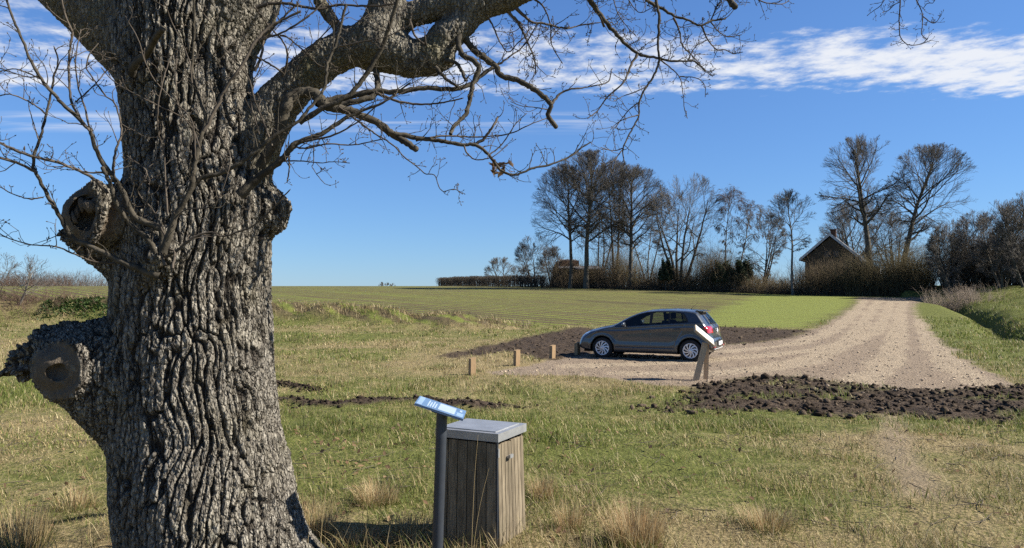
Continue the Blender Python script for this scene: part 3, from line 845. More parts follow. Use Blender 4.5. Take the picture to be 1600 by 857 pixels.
B([(1110, 34), (1115, 40), (1124, 51), (1138, 58), (1157, 55)], 1.3, .6, 5.2, 5.3, 8, (.05, .2))
B([(1110, 34), (1120, 10), (1128, 0), (1125, -12)], 1.3, .6, 5.2, 5.2, 10, (.05, .22), 2, .2)
B([(1028, 92), (1040, 100), (1061, 120), (1067, 145), (1069, 168), (1072, 180)], 1.3, .5, 4.95, 4.9, 5, (.04, .12), 1, -.2)
B([(1061, 120), (1087, 122), (1101, 133), (1102, 150)], 1, .5, 4.93, 4.9, 5, (.04, .14), 1, -.2)
B([(1075, 96), (1082, 80), (1093, 66)], 1.2, .6, 5.0, 5.0, 4)
B([(960, -66), (975, -20), (985, 5), (1000, 20), (1020, 12)], 1.6, .6, 4.85, 4.9, 9, (.05, .22))
B([(930, -62), (955, -10), (965, 20), (978, 40), (992, 55)], 1.4, .6, 4.75, 4.7, 9, (.05, .2))
B([(1110, -62), (1128, -25), (1140, 0), (1149, 12)], 6, 4.6, 5.2, 5.2, 0, blunt=True)
B([(1150, -66), (1165, -25), (1185, 0), (1208, 6), (1227, 5), (1240, -8)], 2, .6, 5.3, 5.4, 9, (.05, .2), 1, 0)
B([(1345, -75), (1378, -20), (1379, 5), (1366, 16), (1356, 24)], 1.5, .5, 5.7, 5.7, 7, (.04, .14))
B([(1395, -65), (1407, -25), (1406, 13), (1405, 26), (1405, 42), (1407, 58), (1416, 69), (1428, 71), (1441, 68), (1449, 61)], 1.6, .6, 5.8, 5.8, 16, (.04, .16))
B([(1407, 3), (1397, 8), (1389, 16), (1379, 20)], 1, .5, 5.8, 5.8, 4, (.04, .12))
B([(1425, -62), (1430, -20), (1432, 0), (1441, 21), (1441, 42), (1440, 54), (1448, 62)], 1.4, .6, 5.85, 5.85, 8, (.04, .14))
B([(1442, 26), (1459, 37), (1470, 25)], .9, .5, 5.85, 5.85, 4, (.03, .1))
B([(1465, -58), (1461, 0), (1449, 5), (1443, 13)], 1.2, .5, 5.9, 5.9, 6, (.03, .12))
# --- shoots on the left knot
Z = 4.15
B([(250, 415), (254, 388), (251, 359), (216, 343), (201, 322), (187, 290), (163, 258), (149, 232), (141, 205), (116, 180), (98, 162), (72, 134), (59, 116), (46, 90), (36, 64), (23, 36), (10, 0), (0, -30)], 7, 1.5, 4.12, 3.9, 14, (.06, .3), 1)
B([(248, 405), (233, 376), (201, 348), (181, 316), (170, 282), (160, 262)], 5, 3, 4.1, 4.0, 3)
B([(250, 432), (222, 422), (190, 410), (146, 387), (114, 372), (96, 343), (76, 308), (58, 273), (52, 261), (55, 238), (64, 212), (72, 180), (80, 144), (85, 118), (91, 95), (85, 75)], 6.5, 1.2, 4.12, 3.95, 14, (.07, .3), 1)
B([(58, 270), (30, 256), (0, 247), (-25, 240)], 2.6, 2, 4.0, 3.9, 4)
B([(168, 302), (149, 282), (122, 266), (79, 251), (38, 241), (0, 223), (-25, 212)], 3, 2, 4.05, 3.85, 8, (.06, .28))
B([(165, 270), (125, 268), (95, 255), (70, 246)], 1.8, .8, 4.0, 3.95, 4)
B([(178, 412), (146, 409), (111, 395), (85, 385), (44, 382), (0, 366), (-8, 350)], 2.2, .8, 4.2, 4.0, 9, (.06, .24))
B([(68, 309), (44, 311), (17, 302), (0, 292)], 1.3, .8, 3.98, 3.95, 3, (.05, .18))
B([(141, 206), (128, 190), (114, 165), (110, 144), (107, 108), (110, 72), (113, 51), (103, 28), (96, 0), (94, -20)], 2.3, 1.5, 3.98, 4.05, 6)
B([(176, 285), (180, 240), (190, 205), (180, 164), (164, 149), (144, 121), (135, 105), (140, 85), (152, 70)], 2.4, .9, 4.05, 4.15, 8, (.06, .25))
B([(141, 206), (133, 170), (123, 139), (118, 103), (121, 72), (126, 48)], 1.9, .8, 3.98, 4.1, 6)
B([(72, 179), (51, 162), (18, 148), (0, 150)], 1.5, .9, 3.97, 3.9, 3)
B([(64, 124), (45, 115), (22, 108), (0, 112)], 1.2, .8, 3.95, 3.9, 3)
B([(62, 120), (40, 120), (0, 107)], 1.1, .8, 3.95, 4, 3)
B([(118, 160), (135, 145), (155, 125), (165, 112), (176, 102)], 1.2, .8, 4.0, 4.1, 2)
B([(60, 218), (50, 185), (45, 165), (46, 152)], 1, .6, 3.95, 3.95, 2)
# --- shoots in front of the trunk
B([(255, 395), (272, 345), (287, 318), (300, 290), (304, 262), (310, 230), (317, 207), (321, 182), (314, 162), (305, 130), (300, 106), (303, 56), (303, 0), (300, -20)], 6.5, 1.4, 4.02, 3.95, 10, (.06, .25))
B([(290, 310), (305, 288), (323, 276), (349, 270), (385, 248), (420, 220), (445, 203), (466, 190), (494, 157), (507, 138), (512, 100), (524, 72), (531, 47), (540, 8)], 4.2, 2, 4.0, 4.1, 8, (.06, .28))
B([(318, 205), (340, 165), (352, 138), (372, 112), (390, 80), (402, 62), (425, 40), (470, 18)], 3, 2, 3.95, 4.05, 6)
B([(375, 305), (398, 283), (417, 269), (438, 251), (461, 225), (480, 218), (508, 206), (531, 190), (560, 175), (600, 160), (640, 130)], 9, 1.2, 4.25, 4.25, 10, (.07, .35))
B([(446, 243), (460, 231), (480, 232), (513, 225), (550, 227), (597, 218)], 2, .8, 4.25, 4.1, 7, (.06, .25))
B([(436, 252), (470, 252), (500, 255), (520, 253), (545, 255)], 1.6, .6, 4.25, 4.1, 6, (.05, .2))
B([(490, 230), (490, 255), (488, 262), (505, 285), (515, 290)], 1, .5, 4.2, 4.2, 3, (.04, .12))
B([(450, 236), (452, 262), (449, 283)], 1.8, 1, 4.25, 4.2, 2)
B([(470, 222), (520, 212), (560, 190), (590, 165), (640, 140)], 2, .8, 4.22, 4.0, 6)
B([(530, 168), (545, 178), (560, 190), (586, 209), (614, 227), (632, 246), (651, 260), (665, 272), (679, 274), (686, 293), (693, 300)], 2.2, .7, 4.38, 4.2, 8, (.05, .2), 1, 0)
B([(693, 300), (710, 296), (722, 303)], .8, .5, 4.2, 4.2, 3, (.03, .1))
B([(255, 405), (274, 394), (303, 371), (331, 363), (346, 370), (377, 361), (400, 350), (430, 322), (452, 298)], 2.6, 1, 4.08, 4.0, 6)
B([(258, 415), (252, 390), (272, 394), (270, 420)], 2.4, 2, 4.05, 4.05, 0)
B([(306, 250), (300, 190), (272, 158), (242, 126), (226, 95), (216, 62), (197, 28)], 1.3, .8, 3.9, 3.8, 3, (.04, .14))
B([(262, 335), (258, 280), (256, 235), (247, 207), (247, 168), (253, 134), (264, 94)], 1.6, .9, 3.98, 3.85, 5, (.04, .16))
B([(312, 232), (303, 204), (281, 174), (275, 134), (276, 90)], 1.4, .8, 3.92, 3.9, 4, (.04, .14))
B([(310, 205), (289, 186), (222, 153), (180, 129), (160, 108)], 1.2, .8, 3.93, 3.85, 4, (.04, .14))
B([(425, 228), (412, 192), (396, 151), (388, 121), (354, 81), (337, 48), (312, 13)], 1.8, .9, 4.05, 3.9, 5, (.04, .16))
B([(300, 130), (296, 97), (284, 67), (268, 34), (258, 6)], 1.2, .8, 3.93, 3.9, 4, (.04, .14))
B([(205, 116), (212, 98), (230, 84), (243, 60), (254, 45)], 7, 5, 4.2, 4.0, 0, blunt=True, name='dead_branch')
B([(262, 380), (240, 330), (215, 300), (230, 270), (200, 245)], 1.8, .8, 4.05, 3.95, 6, (.04, .18))
B([(260, 375), (285, 330), (335, 320), (360, 250), (345, 215)], 1.4, .7, 4.0, 3.9, 6, (.04, .18))
# --- tangle between the trunk and the right-hand limb
B([(400, 12), (435, 5), (470, 10), (498, 14), (530, 8), (580, 10), (620, 6)], 3.2, 1.5, 4.3, 4.4, 8, (.06, .28))
B([(440, 120), (445, 112), (449, 86), (442, 65), (419, 40), (398, 12)], 2.2, 1, 4.42, 4.3, 5, (.05, .2))
B([(438, 56), (449, 58), (477, 82), (500, 103), (526, 107), (549, 98)], 1.6, .8, 4.35, 4.3, 5, (.05, .2))
B([(398, 112), (409, 86), (412, 61), (423, 47), (447, 23), (465, 7)], 2.6, 1.4, 4.35, 4.35, 6, (.05, .24))
B([(400, 88), (437, 110), (444, 118)], 1.8, 1.4, 4.35, 4.42, 2)
B([(398, 64), (430, 56), (461, 40), (493, 16), (512, -4)], 2.2, 1, 4.35, 4.3, 6, (.05, .24))
B([(468, 192), (500, 172), (545, 149), (575, 112), (598, 70), (612, 28), (620, 0), (622, -20)], 4.6, 3, 4.25, 4.2, 8, (.06, .3))
B([(528, 74), (568, 65), (603, 58), (640, 40)], 1.4, .7, 4.15, 4.1, 6, (.05, .2))
B([(456, 128), (470, 95), (500, 60), (520, 40), (545, 20)], 1.6, .8, 4.4, 4.2, 8, (.06, .26))
B([(405, 210), (392, 160), (396, 130), (410, 100)], 1.3, .7, 4.2, 4.1, 5)
# the crown above the picture
top = oak_top = [(LIMBS[1][-1][0], .20), (LIMBS[1][-2][0], .24), (LIMBS[0][-1][0], .2), (LIMBS[6][-1][0], .08), (LIMBS[0][-2][0], .22)]
for k in range(26):
    c0, r_ = top[k % 5]; a = k * 2.4 + rng.random(); el = rng.uniform(.35, 1.3)
    dd = np.array([math.cos(a) * math.cos(el), math.sin(a) * math.cos(el), math.sin(el)]); L = rng.uniform(2.2, 4.5); K = 9
    q = [np.array(c0)]
    for m in range(K - 1):
        dd = unit(dd + .22 * rng.normal(size=3) + np.array([0, 0, .06])); q.append(q[-1] + dd * L / (K - 1))
    q = np.array(q); r = np.linspace(min(r_ * .5, .085), .012, K)
    g = Geo(); V, Q = tubes(q[None], r[None], 8); g.add(V - oakloc, Q)
    out = []; grow(out, q, r * 2.2, 16, (.7, 2.0), 2, .2, .15, 1.0, .0035)
    for a_, b_ in out:
        V, Q = tubes(a_[None], np.maximum(b_ * 2.2, .0035)[None], 4); g.add(V - oakloc, Q)
    g.build('branch', MAT_BARK2, oak)
# a clump of dead leaves caught on the bough
g = Geo(); c0 = P3(779, 262, 4.6)
for k in range(26):
    c = c0 + rng.normal(size=3) * np.array([.032, .03, .022]); n = unit(rng.normal(size=3)); a = unit(np.cross(n, rng.normal(size=3))); b_ = np.cross(n, a)
    s = rng.uniform(.018, .034)
    pts = [c - a * s, c - a * .3 * s + b_ * .5 * s + n * .2 * s, c + a * s, c + a * .3 * s - b_ * .5 * s + n * .25 * s]
    g.add(np.array(pts) - oakloc, None, [[0, 1, 2], [0, 2, 3]], np.array([.16, .10, .055]) * rng.uniform(.6, 1.4))
MAT_LEAF = mat_leafy('leafy')
g.build('dead_leaves', MAT_LEAF, oak, smooth=False)
# ------------------------------------------------------------------ litter bin, boards, posts
MAT_STEEL = mat_basic('galvanised_steel', (.36, .37, .38), .42, .5, .55, vary=.12, scale=9, bump=.002, bscale=40)
MAT_DARKSTEEL = mat_basic('dark_coated_steel', (.030, .036, .046), .42, .5, .1, vary=.15, scale=9)
MAT_BLACK = mat_basic('black_gap', (.01, .01, .01), .8, .1, vary=.1)
def wood_mat(name, c0, c1, stretch=(14, 14, 1.2), rough=.8):
    m, t, o = new_mat(name); b = NB(t)
    pos = b.n('ShaderNodeTexCoord').outputs['Object']
    g = b.noise(b.mapping(pos, stretch), 5, 5, .65); k = b.noise(pos, 4, 3)
    rnd = b.n('ShaderNodeNewGeometry').outputs['Random Per Island']
    c = b.mix(b.ramp(g, .28, .72), c0, c1)
    c = b.mix(b.math('MULTIPLY', rnd, .45), c, tuple(v * .55 for v in c0))
    c = b.mix(b.ramp(k, .5, .8, 0, .4), c, (c0[0] * .7, c0[1] * .8, c0[2] * .7))
    t.links.new(b.pbsdf(c, rough, .2, 0, b.bump(g, .5, .004)), o.inputs[0]); return m
MAT_BINWOOD = wood_mat('weathered_planks', (.11, .088, .058), (.29, .24, .165))
MAT_PINE = wood_mat('fresh_pine', (.28, .185, .10), (.42, .295, .17))
MAT_OAKPOST = wood_mat('raw_timber', (.44, .32, .19), (.60, .46, .30))

HB = .98
def binpt(px, py, k):                                  # k = distance of that lid corner
    return P3(px, py, k)
gzb = G1(-.15, 5.15)
zL = CAM_H - HB
fy = unit(np.array([.44, .90])); fx = np.array([fy[1], -fy[0]]); W = .492 * HB; D = .445 * HB
Fc = np.array([-.102, 5.226]) * HB; Lc = Fc - fx * W
yaw = math.atan2(fx[1], fx[0])
bin_ = empty('litter_bin', (Lc[0], Lc[1], gzb), yaw)
tag(bin_, 'slatted grey wooden litter bin with a steel lid, standing in the long grass', 'litter bin')
hb = zL - gzb                                          # height of the lid's top
bm = bmesh.new()                                       # folded steel lid
add_box(bm, -.012, W + .012, -.012, D + .012, hb - .062, hb - .004)
add_box(bm, .03, W - .03, .03, D - .03, hb - .006, hb + .003)
bm_obj('lid', bm, MAT_STEEL, bin_, bevel=.004)
def plank_row(name, n, p0, p1, out, z0, z1, th=.018, gap=.006, flare=.018):
    """planks side by side along p0->p1, thickness towards 'out'"""
    bm = bmesh.new(); p0 = Vector(p0); p1 = Vector(p1); d = (p1 - p0); L = d.length; d.normalize(); o = Vector(out)
    for i in range(n):
        a = L * i / n + gap / 2; b_ = L * (i + 1) / n - gap / 2
        dz = random.uniform(-.004, .004)
        vs = []
        for z, fl in ((z0, flare), (z1 + dz, 0)):
            for s, q in ((a, 0), (b_, 0), (b_, th), (a, th)):
                s2 = s + (s / L - .5) * fl * 1.2
                vs.append(bm.verts.new((p0.x + d.x * s2 + o.x * (q + fl), p0.y + d.y * s2 + o.y * (q + fl), z)))
        for f in ((3, 2, 1, 0), (4, 5, 6, 7), (0, 1, 5, 4), (1, 2, 6, 5), (2, 3, 7, 6), (3, 0, 4, 7)): bm.faces.new([vs[k] for k in f])
    bmesh.ops.recalc_face_normals(bm, faces=bm.faces)
    return bm
random.seed(3)
bm_obj('side_panel', plank_row('p', 6, (.012, .022, 0), (W - .014, .022, 0), (0, -1, 0), -.02, hb - .075), MAT_BINWOOD, bin_, bevel=.002)
bm_obj('side_panel', plank_row('p', 6, (.022, .012, 0), (.022, D - .012, 0), (-1, 0, 0), -.02, hb - .075), MAT_BINWOOD, bin_, bevel=.002)
bm_obj('side_panel', plank_row('p', 6, (.012, D - .022, 0), (W - .014, D - .022, 0), (0, 1, 0), -.02, hb - .075), MAT_BINWOOD, bin_, bevel=.002)
door = bm_obj('door', plank_row('p', 8, (W - .022, .016, 0), (W - .022, D - .012, 0), (1, 0, 0), .03, hb - .088), MAT_BINWOOD, bin_, bevel=.002)
bm = bmesh.new(); add_box(bm, W - .004, W + .03, .14, .19, hb - .200, hb - .186); add_box(bm, W + .016, W + .03, .14, .19, hb - .186, hb - .176)
bm_obj('handle', bm, MAT_STEEL, door, bevel=.002)
bm = bmesh.new(); add_box(bm, W - .014, W + .002, -.003, .012, -.02, hb - .066)
bm_obj('corner_post', bm, MAT_DARKSTEEL, bin_, bevel=.002)
bm = bmesh.new(); add_box(bm, W - .001, W + .008, .000, .016, hb - .17, hb - .11)
bm_obj('hinge', bm, MAT_STEEL, bin_, bevel=.002)
bm = bmesh.new(); add_box(bm, .028, W - .028, .028, D - .028, 0, hb - .07)
bm_obj('inner_box', bm, MAT_BLACK, bin_)

# --- information lectern: round post, tilted panel
pt = P3(690.5, 645, 4.60); pb0 = P3(683.5, 860, 4.56)
zg = G1(pb0[0], 4.56)
dirp = unit(pb0 - pt); pb = pb0 + dirp * ((zg - .05 - pb0[2]) / dirp[2])
lect = empty('information_lectern', (pb[0], pb[1], zg), 0)
tag(lect, 'slim dark lectern post with a tilted blue information panel beside the litter bin', 'information board')
lo = np.array(lect.location)
g = Geo(); V, Q = tubes(np.array([[pb, (pb + pt) / 2, pt]]) - lo, np.array([[.034, .034, .034]]), 24); g.add(V, Q)
g.build('post', MAT_DARKSTEEL, lect)
c00 = P3(648, 630, 4.46); c10 = P3(724, 655, 4.46)
ax = unit(c10 - c00); LP = np.linalg.norm(c10 - c00)
ay = unit(np.array([.10, 1, .02]) - ax * (np.array([.10, 1, .02]) @ ax)); WP = .23; an = np.cross(ax, ay)
Mp = Matrix(((ax[0], ay[0], an[0], c00[0] - lo[0]), (ax[1], ay[1], an[1], c00[1] - lo[1]), (ax[2], ay[2], an[2], c00[2] - lo[2]), (0, 0, 0, 1)))
MAT_BLUE = mat_basic('blue_print', (.10, .175, .30), .35, .5, vary=.15, scale=12, coat=.2)
MAT_PRINT = mat_basic('pale_print', (.34, .42, .52), .35, .5, vary=.06, coat=.2)
MAT_PRINT2 = mat_basic('light_blue_print', (.22, .32, .46), .35, .5, vary=.1, coat=.2)
bm = bmesh.new(); add_box(bm, 0, LP, 0, WP, -.014, 0, Mp); pan = bm_obj('panel', bm, MAT_BLUE, lect, bevel=.002)
bm = bmesh.new()
for x0, x1, y0, y1 in ((.46, .80, .03, .20),): add_box(bm, x0 * LP, x1 * LP, y0, y1, .0004, .0012, Mp)
for k in range(4): add_box(bm, (.235 + .05 * k) * LP, (.26 + .05 * k) * LP, .03, .19 - .03 * (k % 2), .0004, .0012, Mp)
add_box(bm, .88 * LP, .93 * LP, .14, .19, .0004, .0012, Mp)
bm_obj('printed_text', bm, MAT_PRINT, pan)
bm = bmesh.new(); add_box(bm, .03 * LP, .13 * LP, .01, .22, .0004, .0012, Mp)
bm_obj('printed_picture', bm, MAT_PRINT2, pan)
bm = bmesh.new(); add_box(bm, .84 * LP, .97 * LP, .02, .11, .0004, .0012, Mp)
bm_obj('printed_picture', bm, MAT_PRINT2, pan)
bm = bmesh.new(); Mb = Mp @ Matrix.Translation((LP * .52, WP * .5, -.03)); add_box(bm, -.05, .05, -.07, .07, 0, .015, Mb)
bm_obj('bracket', bm, MAT_DARKSTEEL, lect)

# --- timber bollards
labs = ['low timber bollard standing alone in the grass at the tip of the gravel', 'low timber bollard second from the grassy tip of the parking row',
        'low timber bollard third from the tip, on the dark soil edge', 'low timber bollard right in front of the car bonnet']
for k in range(4):
    p = np.array([-.92, 17.1]) + k * np.array([1.04, 2.12])
    if k == 3: p = np.array([2.00, 22.7])
    z = G1(*p); h = .40
    bm = bmesh.new(); w = .064
    add_box(bm, -w, w, -w, w, -.15, h); 
    vs = [v_ for v_ in bm.verts if v_.co.z > h - .01]
    for v_ in vs: v_.co.z += .012 * (1 if v_.co.x > 0 else -1)
    o = bm_obj('bollard', bm, MAT_PINE, None, bevel=.012)
    o.location = (p[0], p[1], z); o.rotation_euler = (random.uniform(-.02, .02), random.uniform(-.02, .02), R(30 + 4 * k))
    tag(o, labs[k], 'bollard', 'timber bollards along the parking place')

# --- wooden sign stand beside the car: two crossed legs under a slanting pale board
sY = 16.15
s0 = np.array(at(1094, 595)); zs = G1(s0[0], sY)
sgn = empty('sign_stand', (s0[0], sY, zs), 0)
tag(sgn, 'wooden sign stand of two leaning timber legs with a slanting white-topped board', 'sign stand')
so = np.array(sgn.location)
def S_(px, py, dy=0): return P3(px, py, sY + dy) - so
bm = bmesh.new(); add_beam(bm, S_(1086, 600, -.08), S_(1102, 536, -.08), .125, .06, (.2, 1, .1)); bm_obj('leg', bm, MAT_OAKPOST, sgn, bevel=.006)
bm = bmesh.new(); add_beam(bm, S_(1102.5, 600, .03), S_(1104.5, 538, .03), .10, .06, (.2, 1, 0)); bm_obj('leg', bm, MAT_OAKPOST, sgn, bevel=.006)
MAT_WHITEB = mat_basic('white_sign_face', (.60, .59, .55), .4, .5, vary=.04)
a0 = S_(1087, 514, -.10); a1 = S_(1116, 538, -.10)
ax = unit(a1 - a0); LB = np.linalg.norm(a1 - a0); up_ = np.array([.12, 1, .34]); ay = unit(up_ - ax * (up_ @ ax)); an = np.cross(ax, ay)
Ms = Matrix(((ax[0], ay[0], an[0], a0[0]), (ax[1], ay[1], an[1], a0[1]), (ax[2], ay[2], an[2], a0[2]), (0, 0, 0, 1)))
bm = bmesh.new(); add_box(bm, 0, LB, -.10, .32, -.055, 0, Ms); brd = bm_obj('board', bm, MAT_OAKPOST, sgn, bevel=.004)
bm = bmesh.new(); add_box(bm, .01, LB - .01, -.085, .305, .001, .006, Ms); bm_obj('sign_face', bm, MAT_WHITEB, brd)

# ------------------------------------------------------------------ the parked car
MAT_PAINT = mat_basic('grey_metallic_paint', (.05, .059, .070), .32, .5, .4, vary=.03, scale=3, coat=.9)
MAT_PLAST = mat_basic('black_plastic', (.018, .018, .02), .55, .35, vary=.1)
MAT_RUBBER = mat_basic('tyre_rubber', (.022, .022, .022), .85, .2, vary=.3, scale=8)
MAT_RIM = mat_basic('silver_wheel_cover', (.62, .63, .65), .35, .5, .3, vary=.05)
MAT_REDL = mat_basic('red_lens', (.42, .015, .02), .15, .6, vary=.25, scale=14, coat=1)
MAT_LAMP = mat_basic('clear_lamp', (.42, .45, .50), .12, .7, .3, vary=.3, scale=12, coat=1)
MAT_PLATE = mat_basic('white_plate', (.78, .78, .78), .4, .4, vary=.02)
MAT_SEAT = mat_basic('dark_seat_cloth', (.02, .02, .022), .9, .2, vary=.2)
def glass_mat(name, tint, refl=.12):
    m, t, o = new_mat(name); b = NB(t)
    tr = b.n('ShaderNodeBsdfTransparent'); tr.inputs[0].default_value = (*tint, 1)
    gl = b.n('ShaderNodeBsdfGlossy'); gl.inputs['Roughness'].default_value = .02; gl.inputs[0].default_value = (.9, .9, .9, 1)
    fr = b.n('ShaderNodeFresnel'); fr.inputs[0].default_value = 1.5
    mx = b.n('ShaderNodeMixShader'); t.links.new(fr.outputs[0], mx.inputs[0])
    t.links.new(tr.outputs[0], mx.inputs[1]); t.links.new(gl.outputs[0], mx.inputs[2]); t.links.new(mx.outputs[0], o.inputs[0]); return m
MAT_GLASS = glass_mat('car_glass', (.55, .60, .58)); MAT_TINT = glass_mat('tinted_car_glass', (.22, .24, .25))
def build_car():
    top = np.array([(-.004, .50), (0, .56), (.012, .60), (.05, .655), (.068, .74), (.078, .86), (.10, .955), (.16, 1.02), (.27, 1.165), (.40, 1.325), (.47, 1.395), (.56, 1.42), (.8, 1.442), (1.2, 1.456), (1.6, 1.448), (1.9, 1.418), (2.15, 1.36), (2.4, 1.265), (2.6, 1.165), (2.8, 1.055), (2.92, 1.0), (3.05, .968), (3.25, .93), (3.45, .885), (3.65, .83), (3.82, .765), (3.92, .70), (3.98, .63), (4.02, .55), (4.045, .46), (4.053, .40)])
    bot = np.array([(-.004, .46), (.0, .40), (.03, .35), (.12, .28), (.3, .225), (.6, .20), (1.2, .185), (3.0, .185), (3.5, .19), (3.85, .20), (3.97, .23), (4.03, .29), (4.053, .37)])
    x = np.concatenate([-.004 + .10 * np.linspace(0, 1, 45) ** 1.7, np.linspace(.096, 3.7, 330)[1:], 3.7 + .353 * (1 - (1 - np.linspace(0, 1, 70)) ** 1.8)[1:]])
    x = np.clip(x, -.004, 4.053)
    zt = np.interp(x, top[:, 0], top[:, 1]); zb = np.interp(x, bot[:, 0], bot[:, 1])
    for _ in range(2): zt[1:-1] = .25 * zt[:-2] + .5 * zt[1:-1] + .25 * zt[2:]
    NT = 120
    tt = .5 - .5 * np.cos(np.linspace(0, np.pi, NT)); tt = .45 * tt + .55 * np.linspace(0, 1, NT)
    tt = np.concatenate([[0], tt[1:-4], 1 - np.array([.012, .006, .0025, .0008, 0])])
    NT = len(tt)
    X = np.repeat(x[:, None], NT, 1); Z = zb[:, None] + (zt - zb)[:, None] * tt[None]
    # distance to the outline
    cz = np.concatenate([zt, zb[::-1]]); cx = np.concatenate([x, x[::-1]])
    P = np.stack([X.ravel(), Z.ravel()], 1)
    best = np.full(len(P), 9.0); bi = np.zeros(len(P), int)
    n = len(cx)
    for i in range(n):
        j = (i + 1) % n
        dx, dz = cx[j] - cx[i], cz[j] - cz[i]; L2 = dx * dx + dz * dz + 1e-12
        t = np.clip(((P[:, 0] - cx[i]) * dx + (P[:, 1] - cz[i]) * dz) / L2, 0, 1)
        d = np.hypot(P[:, 0] - cx[i] - t * dx, P[:, 1] - cz[i] - t * dz)
        m = d < best; best[m] = d[m]; bi[m] = i
    istop = bi < len(x)
    rx = P[:, 0]
    r_top = np.interp(rx, [0, .1, .2, .45, .7, 2.2, 2.8, 3.1, 3.6, 3.9, 4.05], [.10, .11, .12, .10, .075, .075, .10, .10, .16, .28, .34])
    r_bot = np.interp(rx, [0, .2, .5, 3.4, 3.8, 4.05], [.12, .08, .04, .04, .12, .3])
    # blend the two radii smoothly by height
    hrel = (P[:, 1] - np.interp(rx, x, zb)) / (np.interp(rx, x, zt - zb) + 1e-6)
    r = r_bot + (r_top - r_bot) * sstep(.15, .6, hrel)
    q = np.clip(best / r, 0, 1)
    rnd = np.power(np.clip(1 - (1 - q) ** 2.2, 0, 1), 1 / 2.2)
    z = P[:, 1]
    belt = np.interp(rx, [0, .75, 1.3, 1.76, 2.5, 2.9], [1.08, 1.075, 1.04, 1.005, .945, .93])
    F = .862 - .03 * sstep(.45, .2, z) - .012 * sstep(1.6, .2, rx) - .02 * sstep(3.2, 3.8, rx)
    F = F - .025 * sstep(-.02, .015, z - belt) - .375 * np.maximum(z - belt, 0)
    F = F + .012 * np.exp(-((z - (belt - .13)) / .022) ** 2) - .010 * sstep(.0, .10, (belt - .13) - z) * sstep(.45, .6, z) - .012 * np.exp(-((z - .50) / .09) ** 2) * sstep(1.0, 1.3, rx) * sstep(2.9, 2.6, rx)
    for wx in (.645, 3.193):                # flared arches
        dd = np.hypot(rx - wx, z - .31); F = F + .012 * sstep(.46, .39, dd)
    Y = F * rnd
    # grooves
    def polyline_d(pts):
        b_ = np.full(len(P), 9.0)
        for (ax, az), (bx, bz) in zip(pts[:-1], pts[1:]):
            dx, dz = bx - ax, bz - az; t = np.clip(((rx - ax) * dx + (z - az) * dz) / (dx * dx + dz * dz), 0, 1)
            b_ = np.minimum(b_, np.hypot(rx - ax - t * dx, z - az - t * dz))
        return b_
    gaps = [[(2.80, .36), (2.82, .60), (2.80, .95)], [(1.765, .34), (1.775, .7), (1.74, 1.0)], [(1.10, .36), (1.04, .58), (.88, .86), (.80, 1.07)], [(1.10, .355), (2.80, .355)], [(3.02, .955), (3.3, .86), (3.7, .74)]]
    gd = np.minimum.reduce([polyline_d(g_) for g_ in gaps])
    Y = Y - .012 * sstep(.012, .004, gd) * (Y > .3)
    nxs, N = len(x), len(P)
    idx = np.arange(N).reshape(nxs, NT)
    quads = np.stack([idx[:-1, :-1], idx[1:, :-1], idx[1:, 1:], idx[:-1, 1:]], -1).reshape(-1, 4)
    VL = np.stack([P[:, 0], Y, P[:, 1]], 1); VR = VL * np.array([1, -1, 1])
    V = np.vstack([VL, VR]); FQ = np.vstack([quads, quads[:, ::-1] + N])[:, ::-1]
    c = V[FQ].mean(1); fx_, fy_, fz_ = c[:, 0], np.abs(c[:, 1]), c[:, 2]
    fn = np.cross(V[FQ[:, 2]] - V[FQ[:, 0]], V[FQ[:, 3]] - V[FQ[:, 1]]); fn = unit(fn)
    def inp(pts): return poly_sd(fx_, fz_, np.array(pts))
    yF = np.interp
    hz = np.interp(fx_, x, zt) - fz_
    front_g = inp([(2.52, .965), (2.50, 1.075), (2.30, 1.19), (2.05, 1.295), (1.85, 1.345), (1.79, 1.345), (1.80, 1.015), (2.1, .985)]) < 0
    rear_g = inp([(1.72, 1.025), (1.70, 1.355), (1.26, 1.362), (1.25, 1.055)]) < 0
    quart_g = inp([(1.21, 1.06), (1.22, 1.362), (.98, 1.35), (.86, 1.31), (.77, 1.20), (.74, 1.10)]) < 0
    side = fy_ > .50
    dlo = inp([(2.60, .94), (2.57, 1.075), (2.32, 1.215), (2.05, 1.325), (1.80, 1.375), (1.3, 1.39), (.98, 1.378), (.83, 1.335), (.73, 1.20), (.69, 1.085), (1.25, 1.04), (1.8, 1.0)]) < 0
    lab = np.zeros(len(FQ), int)                                       # 0 body
    lab[dlo & side] = 1                                                # black window surround
    lab[front_g & side] = 2; lab[rear_g & side] = 2; lab[quart_g & side] = 3
    topf = hz < .13
    ws = topf & (fx_ > 2.06) & (fx_ < 2.86) & (fy_ < .58 - .10 * sstep(2.85, 2.1, fx_)) & (fz_ > 1.01)
    rw = (fx_ < .50) & (fz_ > 1.03) & (fz_ < 1.345) & (fy_ < .565 - .28 * (fz_ - 1.03)) & (fn[:, 0] < -.3)
    lab[ws] = 4; lab[rw] = 5
    sill = (fz_ < .275) & (fx_ > .3) & (fx_ < 3.75); lab[sill] = 6
    lab[(fx_ > 3.9) & (fz_ < .50) & (fy_ < .55)] = 6
    lab[(fx_ < .12) & (fz_ < .40)] = 6
    tl = inp([(-.1, .80), (-.1, .985), (.12, .99), (.30, .985), (.24, .88), (.16, .80)]) < 0
    lab[tl & (fy_ > .47) & (fx_ < .32)] = 7
    hl = inp([(3.62, .76), (3.64, .80), (3.80, .775), (3.98, .70), (4.1, .60), (3.95, .60), (3.80, .68)]) < 0
    lab[hl & (fy_ > .38)] = 8
    arch = (np.hypot(fx_ - .645, fz_ - .31) < .362) | (np.hypot(fx_ - 3.193, fz_ - .31) < .362)
